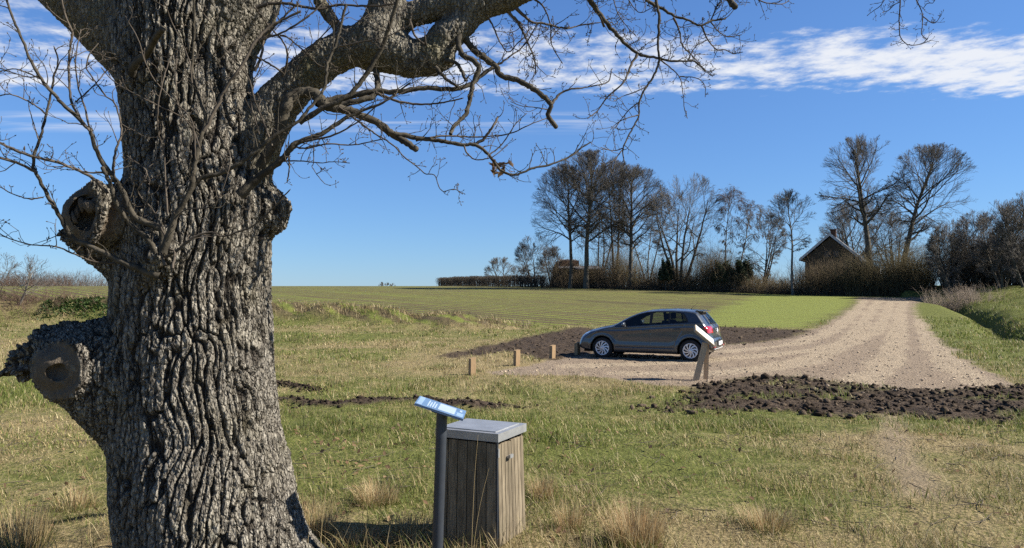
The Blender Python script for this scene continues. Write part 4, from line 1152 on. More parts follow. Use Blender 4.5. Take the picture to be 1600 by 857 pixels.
    lab[arch & (fy_ > .5)] = -1
    Lr = [(-1, 0)]
    car = empty('parked_car', (0, 0, 0), 0)
    tag(car, 'dark grey five-door hatchback car parked on the gravel, seen from its rear left side', 'car')
    def part(name, ids, mat, parent=car, sel=None):
        m = np.isin(lab, ids)
        if sel is not None: m &= sel
        f = FQ[m]; used, inv = np.unique(f.ravel(), return_inverse=True)
        return mesh_np(name, V[used], inv.reshape(-1, 4), mat, parent)
    body = part('body', [0], MAT_PAINT)
    left = c[:, 1] > 0
    part('window_trim', [1], MAT_PLAST)
    for s in (left, ~left):
        part('side_window', [2], MAT_GLASS, sel=s & (fx_ > 1.75)); part('side_window', [2], MAT_GLASS, sel=s & (fx_ < 1.75)); part('rear_quarter_window', [3], MAT_TINT, sel=s)
        part('tail_light', [7], MAT_REDL, sel=s); part('headlight', [8], MAT_LAMP, sel=s)
    part('windscreen', [4], MAT_GLASS); part('rear_window', [5], MAT_TINT); part('lower_trim', [6], MAT_PLAST)
    # wheels
    def wheel(xc, sgn_):
        g_ = empty('wheel', (xc, sgn_ * .755, .31), 0); g_.parent = car
        prof = [(.20, -.09), (.27, -.095), (.300, -.085), (.308, -.05), (.308, .05), (.300, .08), (.27, .095), (.225, .092), (.205, .085)]
        S = 48; a = np.arange(S) * 2 * np.pi / S
        V_ = np.array([[(r_ * np.cos(t_), sgn_ * y_, r_ * np.sin(t_)) for t_ in a] for r_, y_ in prof]).reshape(-1, 3)
        k = np.arange(len(prof) - 1)[:, None] * S; s_ = np.arange(S)[None]; s2 = (s_ + 1) % S
        mesh_np('tyre', V_, np.stack([k + s_, k + s2, k + S + s2, k + S + s_], -1).reshape(-1, 4), MAT_RUBBER, g_)
        G_ = Geo()
        def lathe(prof):
            V_ = np.array([[(r_ * np.cos(t_), sgn_ * y_, r_ * np.sin(t_)) for t_ in a] for r_, y_ in prof]).reshape(-1, 3)
            k = np.arange(len(prof) - 1)[:, None] * S
            return V_, np.stack([k + s_, k + s2, k + S + s2, k + S + s_], -1).reshape(-1, 4)
        G_.add(*lathe([(.213, .080), (.208, .094), (.192, .092), (.180, .080)]))
        G_.add(*lathe([(.062, .070), (.058, .086), (.03, .090), (.001, .091)]))
        for i in range(10):
            a0 = i * 2 * math.pi / 10; vv = []
            for r_, tw, w_ in ((.050, 0, .020), (.09, .10, .017), (.14, .27, .021), (.186, .46, .031)):
                for e_ in (-1, 1):
                    ang = a0 + sgn_ * tw + e_ * w_ / r_
                    vv.append((r_ * math.cos(ang), sgn_ * (.084 + (.004 if e_ > 0 else -.002)), r_ * math.sin(ang)))
            G_.add(np.array(vv), [[0, 1, 3, 2], [2, 3, 5, 4], [4, 5, 7, 6]])
        G_.build('rim', MAT_RIM, g_)
        bk = Geo(); bk.add(*lathe([(.20, .062), (.001, .055)])); bk.build('brake_disc', MAT_PLAST, g_)
    for xc in (.645, 3.193):
        for s in (1, -1): wheel(xc, s)
    # dark wheel wells and underside
    bm = bmesh.new()
    for xc in (.645, 3.193): add_box(bm, xc - .37, xc + .37, -.60, .60, .30, .67)
    add_box(bm, .3, 3.8, -.70, .70, .19, .24)
    bm_obj('underbody', bm, MAT_BLACK, car)
    # interior
    for xs_, ys_, w_ in ((1.55, .36, .24), (1.55, -.36, .24)):
        bm = bmesh.new(); add_box(bm, xs_, xs_ + .5, ys_ - w_, ys_ + w_, .30, .58)
        add_box(bm, xs_ - .06, xs_ + .06, ys_ - w_, ys_ + w_, .55, 1.12, Matrix.Translation((xs_, 0, .55)) @ Matrix.Rotation(R(-12), 4, 'Y') @ Matrix.Translation((-xs_, 0, -.55)))
        add_box(bm, xs_ - .20, xs_ - .10, ys_ - .13, ys_ + .13, 1.14, 1.32)
        bm_obj('front_seat', bm, MAT_SEAT, car, bevel=.03)
    bm = bmesh.new(); add_box(bm, .68, 1.15, -.62, .62, .3, .56); add_box(bm, .60, .72, -.62, .62, .5, 1.05)
    for y_ in (-.38, 0, .38): add_box(bm, .58, .66, y_ - .12, y_ + .12, 1.06, 1.22)
    bm_obj('rear_seat', bm, MAT_SEAT, car, bevel=.03)
    bm = bmesh.new(); add_box(bm, 2.42, 2.85, -.66, .66, .55, .93); bm_obj('dashboard', bm, MAT_SEAT, car, bevel=.05)
    a = np.arange(25) * 2 * np.pi / 24
    ring = np.stack([2.30 + .07 * np.sin(a), .36 + .18 * np.cos(a), .93 + .17 * np.sin(a)], 1)
    g_ = Geo(); g_.add(*tubes(ring[None], np.full((1, 25), .016), 6)); g_.build('steering_wheel', MAT_PLAST, car)
    # mirrors, handles, plate, emblem, spoiler, aerial, wiper
    for s in (1, -1):
        bm = bmesh.new(); bmesh.ops.create_uvsphere(bm, u_segments=20, v_segments=12, radius=1)
        for v_ in bm.verts: v_.co = Vector((2.49 + .075 * v_.co.x * (1 if v_.co.x > 0 else .45), s * .965 + .115 * v_.co.y, 1.0 + .075 * v_.co.z))
        add_box(bm, 2.46, 2.52, s * .9 - .07, s * .9 + .03, .935, .965)
        bm_obj('wing_mirror', bm, MAT_PAINT, car, smooth=True)
        for xh, zh in ((1.90, .83), (1.02, .885)):
            yb = .862
            bm = bmesh.new(); add_box(bm, xh - .10, xh + .10, s * yb - .006, s * yb + .022, zh - .017, zh + .017)
            bm_obj('door_handle', bm, MAT_PAINT, car, bevel=.008)
    bm = bmesh.new(); add_box(bm, -.018, .03, -.29, .29, .43, .575); bm_obj('plate_recess', bm, MAT_PLAST, car, bevel=.006)
    bm = bmesh.new(); add_box(bm, -.026, -.02, -.26, .26, .452, .555); plate = bm_obj('number_plate', bm, MAT_PLATE, car)
    g_ = Geo(); ring = np.stack([np.full(25, .068), .062 * np.cos(a), .86 + .062 * np.sin(a)], 1)
    g_.add(*tubes(ring[None], np.full((1, 25), .007), 6))
    for pl in ([(-.030, .905), (0, .868), (.030, .905)], [(-.050, .890), (-.026, .815), (0, .858), (.026, .815), (.050, .890)]):
        g_.add(*tubes(np.array([[(.068, p_[0], p_[1]) for p_ in pl]]), np.full((1, len(pl)), .006), 5))
    g_.build('emblem', MAT_RIM, car)
    bm = bmesh.new()
    vs = add_box(bm, .345, .56, -.53, .53, 1.375, 1.405)
    for v_ in vs:
        if v_.co.x < .4: v_.co.z -= .008; v_.co.y *= .97
        else: v_.co.z += .012
    bm_obj('roof_spoiler', bm, MAT_PAINT, car, bevel=.008)
    g_ = Geo(); g_.add(*tubes(np.array([[(.80, 0, 1.44), (.72, 0, 1.52), (.60, 0, 1.63)]]), np.array([[.008, .004, .003]]), 6)); g_.build('aerial', MAT_PLAST, car)
    g_ = Geo(); g_.add(*tubes(np.array([[(.105, .0, 1.02), (.16, .15, 1.055), (.19, .36, 1.06)]]), np.array([[.014, .01, .006]]), 6)); g_.build('rear_wiper', MAT_PLAST, car)
    for s in (-.63, .63):
        bm = bmesh.new(); add_box(bm, .004, .06, s - .10, s + .10, .40, .43); bm_obj('reflector', bm, MAT_REDL, car)
    bm = bmesh.new(); add_box(bm, .022, .06, -.60, .60, .345, .365); bm_obj('bumper_strip', bm, MAT_RIM, car, bevel=.004)
    # put it on the gravel
    yawc = R(26); h = np.array([-math.cos(yawc), math.sin(yawc)]); lft = np.array([-h[1], h[0]])
    rearw = np.array([4.93, 20.45])                                   # near rear wheel
    org = rearw - h * .645 - lft * .80
    zr = G1(*(rearw)); zf = G1(*(rearw + h * 2.548))
    ang = math.atan2(h[1], h[0])
    pitch = math.atan2(zf - zr, 2.548)
    car.rotation_euler = (0, -pitch, ang)
    car.location = (org[0], org[1], zr - .012 - .645 * math.sin(pitch))
    return car
car = build_car()
# ------------------------------------------------------------------ grass, tussocks, clods, stones
rg = np.random.default_rng(11)
def blade_mesh(g, px, py, pz, hgt, wid, lean, az, col, bend=.5):
    """tapered bent blades; arrays of length N"""
    N = len(px)
    d = np.stack([np.cos(az), np.sin(az)], 1); s = np.stack([-np.sin(az + .6 * rg.normal(size=N)), np.cos(az)], 1)
    s = s / (np.linalg.norm(s, axis=1, keepdims=True) + 1e-9)
    base = np.stack([px, py, pz], 1)
    def P(t):
        out = base.copy(); a = lean * (t * (1 - bend) + bend * t * t)
        out[:, :2] += d * (a * hgt)[:, None]; out[:, 2] += hgt * t * np.sqrt(np.clip(1 - (lean * t) ** 2 * .5, .15, 1)); return out
    w2 = (wid * .5)[:, None]
    sv = np.concatenate([s, np.zeros((N, 1))], 1)
    p0, p1, p2 = P(0.0), P(.55), P(1.0)
    V = np.stack([p0 - sv * w2, p0 + sv * w2, p1 - sv * w2 * .75, p1 + sv * w2 * .75, p2], 1).reshape(-1, 3)
    i = np.arange(N)[:, None] * 5
    T = np.concatenate([i + [0, 1, 3], i + [0, 3, 2], i + [2, 3, 4]]).reshape(-1, 3)
    C = np.repeat(col, 5, 0)
    g.V.append(V); g.T.append(T + g.n); g.C.append(C); g.n += len(V)
GREEN = np.array([[.115, .148, .028], [.15, .18, .037], [.085, .115, .023], [.185, .195, .055]])
STRAW = np.array([[.40, .32, .165], [.31, .235, .11], [.48, .40, .23], [.22, .165, .085]])
def meadow_points(y0, y1, dens):
    """random points in the wedge of ground the photograph looks over"""
    A = .5 * (y1 ** 2 - y0 ** 2) * 1.62
    n = int(A * dens)
    y = np.sqrt(rg.random(n) * (y1 ** 2 - y0 ** 2) + y0 ** 2); x = (rg.random(n) * 1.62 - .80) * y
    return x, y
gg = Geo()
for y0, y1, dens, hs, ws in ((3.0, 5.5, 2600, .075, .0042), (5.5, 8.5, 1500, .075, .0055), (8.5, 13, 850, .075, .008), (13, 20, 420, .08, .012), (20, 30, 190, .085, .019), (30, 44, 75, .10, .03)):
    x, y = meadow_points(y0, y1, dens)
    m = masks(x, y)
    cover = (1 - m['gravel']) * (1 - np.clip(m['soil'] * 1.1, 0, 1)) * (1 - m['crop']) * (1 - .8 * m['bare'])
    clump = .55 + .9 * fbm2(x, y, 1.7, 3, 91)
    dk = seg_dist(x, y, DITCH)[0]
    k = rg.random(len(x)) < cover * np.clip(1.5 * clump - .3, .12, 1)
    x, y = x[k], y[k]; m = {a: v[k] for a, v in m.items()}
    z = terrain(x, y) + micro(x, y, m)
    n = len(x)
    tall = np.clip(.85 + .8 * fbm2(x, y, .8, 2, 95) + .7 * fbm2(x, y, 3.1, 2, 96), .3, 2.2)
    lush = sstep(.55, .2, m['dry'])
    isgreen = rg.random(n) < np.clip(.86 - .66 * m['dry'] + .30 * fbm2(x, y, 2.2, 2, 97), .06, .95)
    h = hs * tall * rg.uniform(.4, 1.45, n) * (1 + .25 * lush)
    col = np.where(isgreen[:, None], GREEN[rg.integers(0, 4, n)], STRAW[rg.integers(0, 4, n)]) * rg.uniform(.75, 1.25, (n, 1))
    col = col * (1 + .25 * fbm2(x, y, .5, 2, 99))[:, None]
    lean = np.where(isgreen, rg.uniform(.15, .9, n), rg.uniform(.5, 1.25, n))
    az = rg.uniform(0, 2 * np.pi, n)
    blade_mesh(gg, x, y, z - .004, h, ws * rg.uniform(.6, 1.3, n), lean, az, col)
# longer matted straw and grass near the oak, the bin and the lower left
n = 26000; y = np.sqrt(rg.random(n) * (7.2 ** 2 - 3.0 ** 2) + 3.0 ** 2); x = (rg.random(n) * 1.62 - .80) * y
w_ = sstep(-.15, .35, fbm2(x, y, 1.1, 3, 121) + .25 * sstep(5.6, 4.2, y)) * np.where(x > 1.2, .25, 1.0)
k = rg.random(n) < w_; x, y = x[k], y[k]; n = len(x)
h = .19 * rg.uniform(.35, 1.4, n); isg = rg.random(n) < .33
col = np.where(isg[:, None], GREEN[rg.integers(0, 4, n)], STRAW[rg.integers(0, 4, n)]) * rg.uniform(.7, 1.2, (n, 1))
blade_mesh(gg, x, y, ground_h(x, y) - .004, h, np.full(n, .0040) * rg.uniform(.6, 1.3, n), rg.uniform(.3, 1.3, n), rg.uniform(0, 6.28, n), col)
o = gg.build('meadow_grass', MAT_LEAF); tag(o, kind='stuff', label='short green and straw coloured grass of the rough meadow', cat='grass')

# taller dry stalks scattered through the meadow
gs = Geo(); x, y = meadow_points(3.3, 26, 9.0)
m = masks(x, y); k = (rg.random(len(x)) < (1 - m['gravel']) * (1 - m['soil']) * (1 - m['crop']) * np.clip(m['dry'] * 1.2 - .15, .03, 1) * np.where(x > 2.5, .35, 1))
x, y = x[k], y[k]; z = terrain(x, y); n = len(x)
blade_mesh(gs, x, y, z, rg.uniform(.12, .42, n), np.clip(.0016 * y / 4, .002, .01), rg.uniform(.05, .7, n), rg.uniform(0, 6.28, n), STRAW[rg.integers(0, 3, n)] * rg.uniform(.8, 1.3, (n, 1)), .8)
o = gs.build('dry_stalks', MAT_LEAF); tag(o, kind='stuff', label='thin dry grass stalks standing above the meadow', cat='grass')

def tussock(label, px, py, h, r, n, brown=.5, Y=None, lean=(.1, .8)):
    p = at(px, py); 
    if Y: p = np.array([ray(px, py)[0] * Y, Y])
    z = G1(*p); root = empty('grass_tussock', (p[0], p[1], z))
    a = rg.uniform(0, 2 * np.pi, n); rr = r * .42 * np.sqrt(rg.random(n))
    x = rr * np.cos(a); y = rr * np.sin(a)
    az = a + rg.normal(size=n) * .5; ln = rg.uniform(*lean, n) * (.35 + .65 * rr / (r * .42))
    hh = h * rg.uniform(.45, 1.08, n) * (1 - .25 * rr / r)
    pal = np.array([[.36, .235, .115], [.44, .32, .17], [.28, .18, .09], [.50, .40, .23]])
    col = np.where((rg.random(n) < brown)[:, None], pal[rg.integers(0, 4, n)], STRAW[rg.integers(0, 4, n)]) * rg.uniform(.75, 1.25, (n, 1))
    g = Geo(); zz = ground_h(x + p[0], y + p[1]) - z - .02
    blade_mesh(g, x, y, zz, hh, np.full(n, .0036) * rg.uniform(.6, 1.3, n), ln, az, col, .7)
    g.build('dry_blades', MAT_LEAF, root)
    g = Geo(); k = n // 2
    a = rg.uniform(0, 2 * np.pi, k); rr = r * .5 * np.sqrt(rg.random(k)); x = rr * np.cos(a); y = rr * np.sin(a)
    blade_mesh(g, x, y, ground_h(x + p[0], y + p[1]) - z - .02, h * rg.uniform(.15, .48, k), np.full(k, .005), rg.uniform(.3, 1.1, k), a, GREEN[rg.integers(0, 4, k)] * rg.uniform(.7, 1.2, (k, 1)), .6)
    g.build('green_base', MAT_LEAF, root)
    return tag(root, label, 'grass tussock')
tussock('big reddish brown rush tussock with tall spiky blades at the bottom right of the bin', 992, 850, .40, .40, 900, .75)
tussock('low greyish dead tussock lying in the grass right of the big brown one', 1198, 825, .22, .42, 500, .45, lean=(.5, 1.2))
tussock('brown tussock peeking out right behind the litter bin', 846, 775, .26, .24, 380, .7)
tussock('thin pale tussock between the bin and the big brown tussock', 890, 828, .26, .22, 220, .6)
tussock('straw tussock at the right foot of the oak trunk', 492, 835, .36, .34, 420, .2)
tussock('broad dead tussock in the dry grass between oak and lectern', 588, 785, .26, .40, 560, .5, lean=(.3, 1.1))
tussock('flattened straw tussock just left of the lectern post', 640, 842, .24, .40, 420, .3, lean=(.4, 1.2))
tussock('straw tussock at the lower left corner, left of the oak', 30, 850, .40, .45, 520, .25)
tussock('small brown tussock at the left edge of the oak trunk', 120, 790, .22, .40, 320, .35, lean=(.3, 1.1))
tussock('ragged straw tussock under the lectern panel', 560, 850, .20, .32, 300, .25, lean=(.3, 1.1))
# a few very long single stalks in front of the bin
def stalk(label, pts, Y):
    W = np.array([P3(a, b, Y) for a, b in pts]); W = resample(W, 9)
    z = G1(W[0, 0], Y); W[0, 2] = z - .02
    g = Geo(); g.add(*tubes((W - W[0])[None], np.linspace(.0016, .0008, 9)[None], 4), C=np.array([.50, .40, .22]))
    o = g.build('grass_stalk', MAT_LEAF); o.location = W[0]; tag(o, label, 'grass stalk')
stalk('long straight straw stalk rising in front of the dark bin planks', [(736, 880), (739, 800), (742, 740), (747, 680)], 4.75)
stalk('long straw stalk bent to the right in front of the dark bin planks', [(738, 885), (742, 840), (750, 790), (764, 732)], 4.8)
stalk('tall straw stalk curving left beside the oak trunk', [(500, 860), (505, 800), (512, 740), (514, 706)], 4.4)
stalk('tall straw stalk left of the flattened tussock', [(478, 850), (490, 780), (480, 720), (462, 690)], 4.6)

# clods of dark earth and stones on the gravel
def lumps(name, x, y, r, base_cols, mat, flat=.7, sink=.25, label='', cat=''):
    bm = bmesh.new(); bmesh.ops.create_icosphere(bm, subdivisions=1, radius=1); bm.verts.ensure_lookup_table()
    v = np.array([w.co[:] for w in bm.verts]); f = np.array([[w.index for w in q.verts] for q in bm.faces]); bm.free()
    n = len(x); z = ground_h(x, y)
    jit = 1 + .42 * rg.normal(size=(n, len(v))); jit = np.clip(jit, .35, 1.9)
    sc = rg.uniform(.7, 1.3, (n, 1, 3)); sc[:, :, 2] *= flat
    V = v[None] * jit[..., None] * sc * r[:, None, None]
    V = V + np.stack([x, y, z + r * (1 - 2 * sink) * .5], 1)[:, None, :]
    F = (f[None] + (np.arange(n) * len(v))[:, None, None]).reshape(-1, 3)
    C = np.repeat(base_cols[rg.integers(0, len(base_cols), n)] * rg.uniform(.7, 1.3, (n, 1)), len(v), 0)
    o = mesh_np(name, V.reshape(-1, 3), [F], mat, None, False, C); tag(o, label, cat, kind='stuff')
def in_poly(P, n, pad=.3):
    lo, hi = P.min(0) - pad, P.max(0) + pad
    x = rg.uniform(lo[0], hi[0], n); y = rg.uniform(lo[1], hi[1], n); k = poly_sd(x, y, P) + .5 * fbm2(x, y, 1.2, 2, 5) < pad * .6
    return x[k], y[k]
def dirt_mat():
    m, t, o = new_mat('clods'); b = NB(t)
    pos = b.n('ShaderNodeNewGeometry').outputs['Position']
    f = b.noise(pos, 30, 4, .65)
    c = b.mix(b.ramp(f, .3, .7, 0, .6), b.attr('col', 'Color'), (.02, .015, .011))
    t.links.new(b.pbsdf(c, .95, .1, 0, b.bump(f, .8, .03)), o.inputs[0]); return m
MAT_CLOD = dirt_mat()
EARTH = np.array([[.05, .037, .027], [.075, .056, .041], [.035, .026, .019], [.13, .098, .07]])
x, y = in_poly(SOIL_C, 9000, .7); k = x < 13.5; x, y = x[k], y[k]
r = .008 + .055 * rg.random(len(x)) ** 5 + .03 * (rg.random(len(x)) < .010)
lumps('earth_clods', x, y, r, EARTH, MAT_CLOD, .75, .3, 'dark lumps of dug earth heaped along the near edge of the gravel', 'earth clods')
x1, y1 = in_poly(SOIL_A, 1500, .3); x2, y2 = in_poly(SOIL_B, 1100, .3)
x, y = np.concatenate([x1, x2]), np.concatenate([y1, y2])
lumps('soil_crumbs', x, y, .010 + .05 * rg.random(len(x)) ** 4, EARTH * 1.15, MAT_CLOD, .7, .3, 'small crumbs of dark ploughed soil around the parking place', 'soil crumbs')
xs_, ys_ = [], []
for rr in RUT:
    t_ = rg.random(620); q = resample(rr, 90); i = (t_ * 89).astype(int); xs_.append(q[i, 0] + .2 * rg.normal(size=620)); ys_.append(q[i, 1] + .15 * rg.normal(size=620))
x, y = np.concatenate(xs_), np.concatenate(ys_)
lumps('rut_clods', x, y, .008 + .036 * rg.random(len(x)) ** 3, EARTH * .55, MAT_CLOD, .7, .3, 'dark crumbs of earth along the wheel ruts in the meadow', 'earth clods')
STONE = np.array([[.30, .24, .17], [.36, .29, .21], [.20, .155, .115], [.33, .26, .18], [.13, .10, .077]])
x, y = in_poly(PAD, 42000, .0); k = (y < 42) & (rg.random(len(x)) < np.clip((24 / y) ** 2, 0, 1)); x, y = x[k], y[k]
lumps('gravel_stones', x, y, .009 + .026 * rg.random(len(x)) ** 3, STONE, None, .6, .35, 'loose stones and grit on the gravel', 'gravel')
def stone_mat():
    m, t, o = new_mat('stones'); b = NB(t); t.links.new(b.pbsdf(b.attr('col', 'Color'), .85, .25), o.inputs[0]); return m
bpy.data.objects['gravel_stones'].data.materials.append(stone_mat())

# litter of dead oak leaves and snapped twigs in the near grass
n = 1500; y = np.sqrt(rg.random(n) * (10.0 ** 2 - 3.2 ** 2) + 3.2 ** 2); x = (rg.random(n) * 1.5 - .8) * y
k = rg.random(n) < np.clip(1.1 - np.abs(x + 1.5) / 4.5, .12, 1); x, y = x[k], y[k]; n = len(x)
z = ground_h(x, y) + rg.uniform(.01, .05, n); nrm = unit(rg.normal(size=(n, 3)) * .5 + np.array([0, 0, 1])); a = unit(np.cross(nrm, rg.normal(size=(n, 3)))); b_ = np.cross(nrm, a); s = rg.uniform(.022, .045, n)[:, None]
c = np.stack([x, y, z], 1)
V = np.stack([c - a * s, c + b_ * s * .5 + nrm * s * .25, c + a * s + nrm * s * .2, c - b_ * s * .5 + nrm * s * .15], 1).reshape(-1, 3); i = np.arange(n)[:, None] * 4
lit = Geo(); lit.add(V, None, np.concatenate([i + [0, 1, 2], i + [0, 2, 3]]), np.repeat(np.array([[.20, .125, .07], [.27, .18, .10], [.13, .085, .05]])[rg.integers(0, 3, n)], 4, 0))
o = lit.build('dead_leaves', MAT_LEAF, smooth=False); tag(o, 'scattered dead brown oak leaves lying in the near grass', 'leaf litter', kind='stuff')
n = 260; y = np.sqrt(rg.random(n) * (9.5 ** 2 - 3.2 ** 2) + 3.2 ** 2); x = (rg.random(n) * 1.5 - .8) * y
az = rg.uniform(0, 6.28, n); L = rg.uniform(.08, .42, n); q = np.stack([x, y], 1); d = np.stack([np.cos(az), np.sin(az)], 1)
pts = np.stack([np.concatenate([q + d * (L * t)[:, None] + .012 * rg.normal(size=(n, 2)), (ground_h(*(q + d * (L * t)[:, None]).T) + rg.uniform(.015, .05, n))[:, None]], 1) for t in (0, .33, .66, 1)], 1)
lit = Geo(); lit.add(*tubes(pts, np.full((n, 4), .0042) * np.linspace(1, .4, 4)[None], 4))
o = lit.build('fallen_twigs', MAT_TWIG); tag(o, 'thin snapped twigs fallen into the near grass', 'twigs', kind='stuff')
# ------------------------------------------------------------------ bare trees, hedges and houses beyond the field
rt = np.random.default_rng(21)
def ray_ell(p, d, c, rad):
    """distance from p along d to the ellipsoid (c, rad)"""
    q = (p - c) / rad; e = d / rad
    A = (e * e).sum(-1); Bq = (q * e).sum(-1); Cq = (q * q).sum(-1) - 1
    disc = np.maximum(Bq * Bq - A * Cq, 0)
    return np.maximum((-Bq + np.sqrt(disc)) / A, .02)
def polyl(p0, d0, L, K, trop, jit, droop=0.0):
    """batch of wandering polylines"""
    B_ = len(p0); pts = np.empty((B_, K, 3)); pts[:, 0] = p0; d = d0.copy()
    for k in range(1, K):
        d = unit(d + jit * rt.normal(size=(B_, 3)) + np.array([0, 0, trop - droop * k / K]))
        pts[:, k] = pts[:, k - 1] + d * (L / (K - 1))[:, None]
    return pts
def sample_on(pts, rad, t):
    """points on a batch of polylines at parameters t (B,n)"""
    B_, K, _ = pts.shape; f = t * (K - 1); i = np.clip(f.astype(int), 0, K - 2); w = (f - i)[..., None]
    b_ = np.arange(B_)[:, None]
    p = pts[b_, i] * (1 - w) + pts[b_, i + 1] * w
    r = rad[b_, i] * (1 - w[..., 0]) + rad[b_, i + 1] * w[..., 0]
    d = unit(pts[b_, i + 1] - pts[b_, i])
    return p.reshape(-1, 3), r.reshape(-1), d.reshape(-1, 3)
def bare_tree(H, cx, rx, rz, zc, r0, fork=.35, stems=1, n1=16, n2=9, n3=7, n4=6, spread=.55, lean=0.0, droop=0.0, thin=.0122, ry=None, steep=.15, asym=0.0):
    """returns (wood tubes, twig tubes) of a leafless tree with its foot at the origin"""
    c = np.array([cx, 0, zc]); rad = np.array([rx, ry or rx, rz])
    wood, twig = [], []
    # stems
    az = rt.uniform(0, 6.28, stems)
    if stems == 1:
        d0 = np.array([[lean, 0, 1.0]])
        p0 = np.zeros((1, 3))
    else:
        d0 = np.stack([np.cos(az) * spread + lean, np.sin(az) * spread, np.ones(stems)], 1); p0 = np.stack([np.cos(az), np.sin(az), 0 * az], 1) * r0 * 1.0
    d0 = unit(d0)
    L = np.array([ray_ell(p0[i:i + 1] + d0[i:i + 1] * 1e-3, d0[i:i + 1], c, rad)[0] for i in range(stems)])
    L = np.where(L < H * .4, H * .85, L) * .93
    K = 10; S = polyl(p0 - d0 * .25, d0, L, K, .03 if stems == 1 else .07, .045)
    # bring single stem towards the crown centre
    t = np.linspace(0, 1, K)
    if stems == 1: S[:, :, 0] += (cx - S[0, -1, 0]) * t ** 1.6
    rr = np.linspace(1, .22, K)[None] ** 1.0 * (r0 if stems == 1 else r0 * .7) * np.ones((stems, 1))
    rr[:, 0] *= 1.25
    wood.append((S, rr, 9))
    # main limbs
    n1s = max(3, n1 // stems)
    tt = fork + (1 - fork) * (np.arange(n1s)[None] + rt.random((stems, n1s))) / n1s * .98
    p, r, d = sample_on(S, rr, tt)
    a = (np.arange(len(p)) * 2.39996 + rt.random(len(p)) * .9)
    rel = (tt.reshape(-1) - fork) / (1 - fork)
    out = np.stack([np.cos(a), np.sin(a), 0 * a], 1)
    out[:, 0] += asym; out = unit(out)
    el = R(6) + R(52) * rel + rt.normal(size=len(p)) * .12 + steep
    dd = unit(out * np.cos(el)[:, None] + np.array([0, 0, 1.0]) * np.sin(el)[:, None] + d * .15)
    L = ray_ell(p, dd, c, rad) * rt.uniform(.78, 1.0, len(p))
    P1 = polyl(p, dd, L, 8, .04 - droop * .2, .13, droop); R1 = (np.clip(r * .62, 0, r0 * .42) * rt.uniform(.7, 1.05, len(p)))[:, None] * np.linspace(1, .25, 8)[None] ** .9
    R1 = np.maximum(R1, thin * 1.5); wood.append((P1, R1, 6))
    prev, pr = P1, R1
    for lev, (nc, K, lf, sides, rmul) in enumerate(((n2, 6, .66, 4, .55), (n3, 5, .55, 3, .6), (n4, 4, .55, 3, .75))):
        Bp = len(prev)
        Lp = np.linalg.norm(np.diff(prev, axis=1), axis=2).sum(1)
        t_ = .15 + .85 * ((np.arange(nc)[None] + rt.random((Bp, nc))) / nc) ** .8
        p, r, d = sample_on(prev, pr, np.clip(t_, 0, .999))
        o_ = unit((p - c) / rad)
        perp = unit(np.cross(d, rt.normal(size=d.shape)))
        dd = unit(d * .62 + perp * .68 + o_ * .5 + np.array([0, 0, .10 - droop]))
        lim = ray_ell(p, dd, c, rad * 1.03)
        L = np.minimum(np.repeat(Lp, nc) * lf * (1.1 - .4 * t_.reshape(-1)) * rt.uniform(.6, 1.25, len(p)), lim * 1.05 + .25)
        P = polyl(p, dd, L, K, .045 - droop * .5, .15, droop * 1.2)
        Rr = np.maximum((r * rmul)[:, None] * np.linspace(1, .35, K)[None], thin * (1.0, .8, .62)[lev])
        (wood if lev == 0 else twig).append((P, Rr, sides))
        prev, pr = P, Rr
    return wood, twig
def tree_obj(name, label, px, base_py, Y, top_py, half_px, wood_mat_, twig_mat_, cx_px=0, crown_bot_py=None, group=None, r0=.3, zbase=None, cat='tree', **kw):
    p = np.array([ray(px, base_py)[0] * Y, Y]); s = Y / FPX
    z = T1(*p) if zbase is None else zbase
    ztop = P3(px, top_py, Y)[2]; H = ztop - z
    zb = P3(px, crown_bot_py, Y)[2] - z if crown_bot_py else H * .25
    rz = (H - zb) / 2; zc = zb + rz
    wood, twig = bare_tree(H, cx_px * s, half_px * s, rz, zc, r0, **kw)
    root = empty(name, (p[0], p[1], z)); tag(root, label, cat, group)
    g = Geo()
    for P, Rr, S in wood: g.add(*tubes(P, Rr, S))
    g.build('trunk', wood_mat_, root)
    g = Geo()
    for P, Rr, S in twig: g.add(*tubes(P, Rr, S))
    g.build('crown', twig_mat_, root)
    return root
MAT_TB = mat_twig('tree_bark', (.085, .075, .058), .3)
MAT_TT = mat_twig('tree_twigs', (.10, .092, .083), .3)
MAT_TT2 = mat_twig('grey_twigs', (.135, .122, .108), .3)
MAT_BIRCH = mat_twig('birch_bark', (.15, .135, .112), .4)
MAT_RT = mat_twig('reddish_twigs', (.115, .078, .058), .3)
T = tree_obj
big = dict(n1=28, n2=10, n3=8, n4=6)
T('bare_tree', 'tall bare tree at the left end of the grove, its trunk before the shed', 891, 446, 106, 262, 56, MAT_TB, MAT_TT, cx_px=-4, crown_bot_py=395, r0=.30, fork=.42, lean=.02, **big)
T('bare_tree', 'tallest domed bare tree of the left grove, with a thick dark straight trunk', 916, 446, 104, 240, 66, MAT_TB, MAT_TT, cx_px=6, crown_bot_py=380, r0=.40, fork=.38, **big)
T('bare_tree', 'bare tree just right of the tallest dome, with several steep dark stems', 962, 444, 106, 256, 52, MAT_TB, MAT_TT, cx_px=0, crown_bot_py=385, r0=.30, stems=2, spread=.14, fork=.35, **big)
T('bare_tree', 'broad bare tree at the right end of the tall grove, crown touching the spreading tree', 984, 444, 102, 262, 54, MAT_TB, MAT_TT, cx_px=4, crown_bot_py=378, r0=.34, fork=.36, **big)
T('bare_tree', 'thin bare tree standing behind the middle of the tall grove', 938, 444, 116, 285, 48, MAT_TB, MAT_TT, crown_bot_py=400, r0=.22, stems=3, spread=.2, n1=22, n2=8, n3=7, n4=6)
